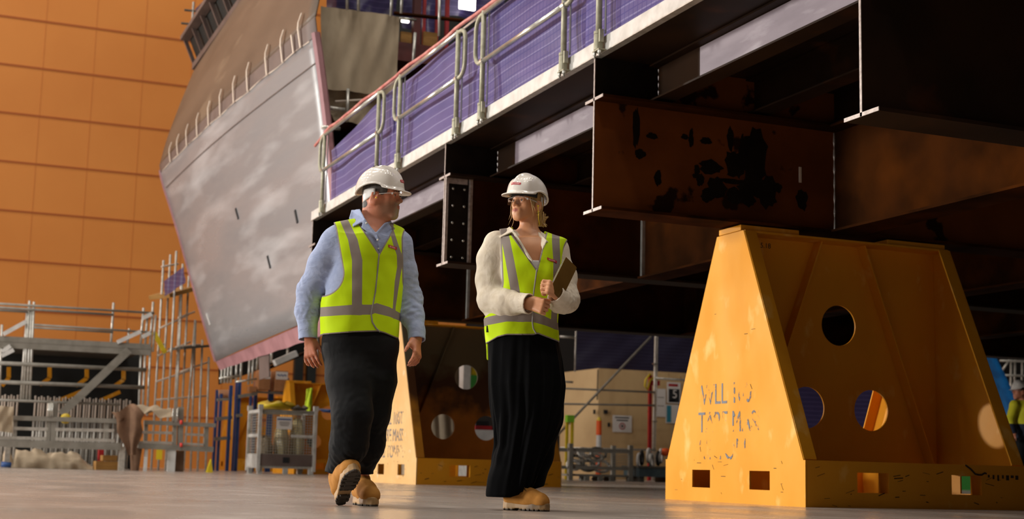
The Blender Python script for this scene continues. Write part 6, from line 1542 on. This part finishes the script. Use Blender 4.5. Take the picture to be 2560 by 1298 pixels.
    p = surf_at(P, G, 1319, 609); MB().lathe([(.0001, .003), (.0075, .002), (.008, 0)], p, 12, (0, -1, 0)).build('pendant', M_steel, body, smooth=True, world=False)
    # wide trousers
    F = Fld((-.3, -.34, .02), (.32, .4, 1.1), .0045)
    TL = [(810, 1224, 1392, 0, .125, yaw), (856, 1218, 1398, 0, .14, yaw), (900, 1219, 1406, 0, .15, yaw), (960, 1222, 1413, .0, .155, yaw), (1010, 1227, 1409, .01, .15, yaw), (1060, 1235, 1394, .01, .14, yaw), (1110, 1239, 1373, .01, .13, yaw), (1160, 1238, 1352, .01, .12, yaw), (1205, 1234, 1334, .01, .115, yaw), (1225, 1232, 1322, .01, .11, yaw)]
    def pleat(X, Y, Z):
        d = loft(rows(P, TL), 2.1)(X, Y, Z); cz = L(1300, 900, 0); g = np.clip((1.0-Z)/.5, .15, 1)
        a = np.arctan2(Y-.01, X-np.interp(Z.ravel(), [.1, .5, .9], [-.06, .0, -.01]).reshape(Z.shape)); return d+g*(.008*np.sin(11*a+4*Z)+.005*np.sin(23*a-6*Z+1.))
    F.op(pleat, (-.3, -.3, .05), (.32, .3, 1.08), 0)
    F.chain([L(1262, 1150, -.03), L(1258, 1205, -.03), L(1258, 1243, -.02)], [.06, .068, .072], .05)
    F.op(lambda X, Y, Z: np.maximum(d_cone(X, Y, Z, L(1268, 1190, -.02), L(1258, 1236, -.02), .085, .09), .052-Z-.0+.25*(X-L(1258, 1236, 0)[0])*-1), (-.3, -.3, .0), (.2, .25, .4), .03)
    F.chain([L(1360, 1050, .1), L(1345, 1140, .18), L(1335, 1203, .24)], [.1, .075, .062], .05)
    F.op(lambda X, Y, Z: L(1262, 1243, 0)[2]+.16*np.maximum(X-L(1275, 1243, 0)[0], 0)*2.0-Z+0*Y, (-.4, -.4, 0), (.4, .4, .4), 0, 'int')
    V, Q = F.mesh(1); mesh_obj('trousers', V, Q, M_silk, body)
    b1, W1 = boot(heel, R1, .86, body, open_top=.1); b2, W2 = boot(heel2, R2, .86, body)
    for i in range(3):
        x = .125+.024*i; z = .126-.011*i; MB().path([W1(x-.012, -.036, z-.016), W1(x, -.02, z), W1(x+.006, .01, z+.004)], .0028, 6).build('lace', M_lace, b1, smooth=True, world=False)
    MB().path([W1(.13, -.02, .125), W1(.15, -.035, .15), W1(.175, -.045, .12), W1(.165, -.04, .105)], .003, 6).build('lace', M_lace, b1, smooth=True, world=False)
    for x in (.105, .128): MB().lathe([(.0001, .002), (.003, .0015), (.004, 0)], W1(x, -.0395, .108-.25*(x-.105)), 8, -R1[:, 1]).build('eyelet', M_ink, b1, smooth=True, world=False)
    MB().path([W1(.085+.02*t, -.042+.002*math.sin(t), .058+.028*math.sin(min(t*1.2, 1.57))+.004*t) for t in np.linspace(0, 3, 10)], .0016, 5).build('seam', M_lace, b1, smooth=True, world=False)
    MB().path([W1(.028, -.037, .058), W1(.03, -.042, .085), W1(.026, -.043, .11)], .0016, 5).build('seam', M_lace, b1, smooth=True, world=False)
    return P, body
def surf_at2(*a): return None
WOM, WOMB = build_woman()
# the case she holds
L = WOM.L
TB = bpy.data.objects.new('tablet_case', None); COL.objects.link(TB); WOM.root(TB)
tag(TB, 'slim bronze tablet case with silver edges held upright in the woman\'s fist', 'tablet case')
c0, c1, c2 = L(1382, 708, -.245), L(1414, 643, -.165), L(1450, 652, -.10)
c0 = c0+(c0-c1)*.25
e1 = norm(c1-c0); e2 = c2-c1; e2 = e2-e1*(e2@e1); wd = np.linalg.norm(e2); e2 = norm(e2); e3 = np.cross(e1, e2); e3 = e3*(-1 if e3[1] > 0 else 1)
ln = np.linalg.norm(c1-c0)
for i, (z0, z1, m, n) in enumerate(((-.004, .0, M_bronze, 'front_cover'), (.0, .004, M_steel, 'screen_edge'), (.004, .007, M_ink, 'gap_panel'), (.007, .011, M_steel, 'body_edge'), (.011, .015, M_bronze, 'rear_cover'))):
    r0 = .010
    pl = [(0, 0), (ln, 0), (ln, wd-r0)]+[(ln-r0+r0*math.cos(t), wd-r0+r0*math.sin(t)) for t in (.4, .8, 1.2)]+[(ln-r0, wd), (0, wd)]
    MB().solid([c0+e1*a+e2*b-e3*z1*(-1) if False else c0+e1*a+e2*b-e3*z0 for a, b in pl], -e3*(z1-z0)).build(n, m, TB, world=False)
# ------------------------------------------------------------------ third worker at the right edge
def build_worker():
    P = Person(2552, 1240.6); b = atz(2552, 1240.6); L = P.L
    dd = np.linalg.norm(P.b); u = dd/7.75*.00222
    F = Fld((-.4, -.3, -.02), (.4, .35, 1.75), .008)
    o = L(2548, 981, 0); R = rotm((-.95, -.3, 0)); s = .98
    W = head_sdf(F, o, R, s)
    F.cone(L(2556, 1010, .03), W(-.02, 0, -.03), .06, .055, .05)
    F.chain([L(2560, 1015, .03), L(2560, 1060, .02), L(2558, 1110, .02)], [.1, .12, .12], .06)
    F.chain([L(2538, 1010, -.05), L(2526, 1050, -.05), L(2535, 1085, -.15)], [.05, .042, .032], .03).chain([L(2582, 1012, .1), L(2590, 1055, .1), L(2580, 1090, 0)], [.05, .042, .032], .03)
    hand(F, L(2535, 1085, -.15), (-.3, -.6, -.6), (.3, .5, -.5), -1, .5, L=.18, k=.006)
    F.chain([L(2548, 1120, 0), L(2546, 1175, -.05), L(2546, 1228, 0)], [.1, .07, .05], .04).chain([L(2570, 1120, 0), L(2572, 1175, .0), L(2574, 1228, .05)], [.1, .07, .05], .04)
    V, Q = F.mesh(1); body = mesh_obj('person', V, Q, M_skinm, None, {'stubble': np.full(len(V), -1.), 'goatee': np.full(len(V), -1.), 'lips': np.full(len(V), -1.)})
    P.root(body); tag(body, 'worker in a yellow and navy shirt and white hard hat at the right edge', 'person')
    G = Fld(o-.27, o+.27, .006); helmet_sdf(G, lambda *p: W(*p), R, s); V, Q = G.mesh(1); mesh_obj('hard_hat', V, Q, M_hat, body)
    G = Fld(o-.16, o+.16, .005); G.ell(W(-.012, 0, .04), (.1, .08, .09), R, 0).op(lambda X, Y, Z: d_plane(X, Y, Z, W(.03, 0, 0), R[:, 0]), o-.2, o+.2, 0, 'int'); V, Q = G.mesh(1); mesh_obj('hair', V, Q, M_brow, body)
    glasses(W, body)
    def shirt(F):
        F.chain([L(2560, 1018, .03), L(2560, 1060, .02), L(2558, 1118, .02)], [.125, .145, .14], .06)
        F.cone(L(2558, 1010, .03), L(2536, 1012, -.05), .07, .07, .05).cone(L(2558, 1010, .03), L(2580, 1013, .1), .07, .07, .05)
        F.chain([L(2536, 1014, -.05), L(2525, 1050, -.05), L(2533, 1080, -.14)], [.072, .062, .05], .03).chain([L(2582, 1014, .1), L(2592, 1055, .1), L(2583, 1086, 0.)], [.072, .062, .05], .03)
        folds(F, L(2550, 1060, 0), (.2, .2, .2), .006, (.2, 0, 1), 40, 3)
        F.cone(L(2557, 1004, .03), L(2552, 985, 0.), .07, .09, 0, 'sub')
    F = Fld((-.4, -.35, .6), (.45, .4, 1.6), .008); shirt(F); V, Q = F.mesh(1); zb = L(2550, 1061, 0)[2]
    mesh_obj('shirt', V, Q, mat('two_tone_work_shirt', 'D8CE20', 'C6BC1C', rough=.8, scale=5, attr=[('navy', '141A2C')]), body, {'navy': zb-V[:, 2]})
    F = Fld((-.3, -.3, .04), (.35, .35, 1.05), .009)
    F.chain([L(2552, 1112, 0), L(2546, 1175, -.05), L(2546, 1232, 0)], [.13, .095, .085], .05).chain([L(2570, 1112, 0), L(2572, 1175, .0), L(2574, 1232, .05)], [.13, .095, .085], .05)
    V, Q = F.mesh(1); mesh_obj('trousers', V, Q, M_black_t, body)
    for x, dy in ((2546, .0), (2574, .05)):
        h = L(x+6, 1232, dy); h[2] = 0; boot(h, rotm((-.8, -.6, 0)), .95, body)
build_worker()
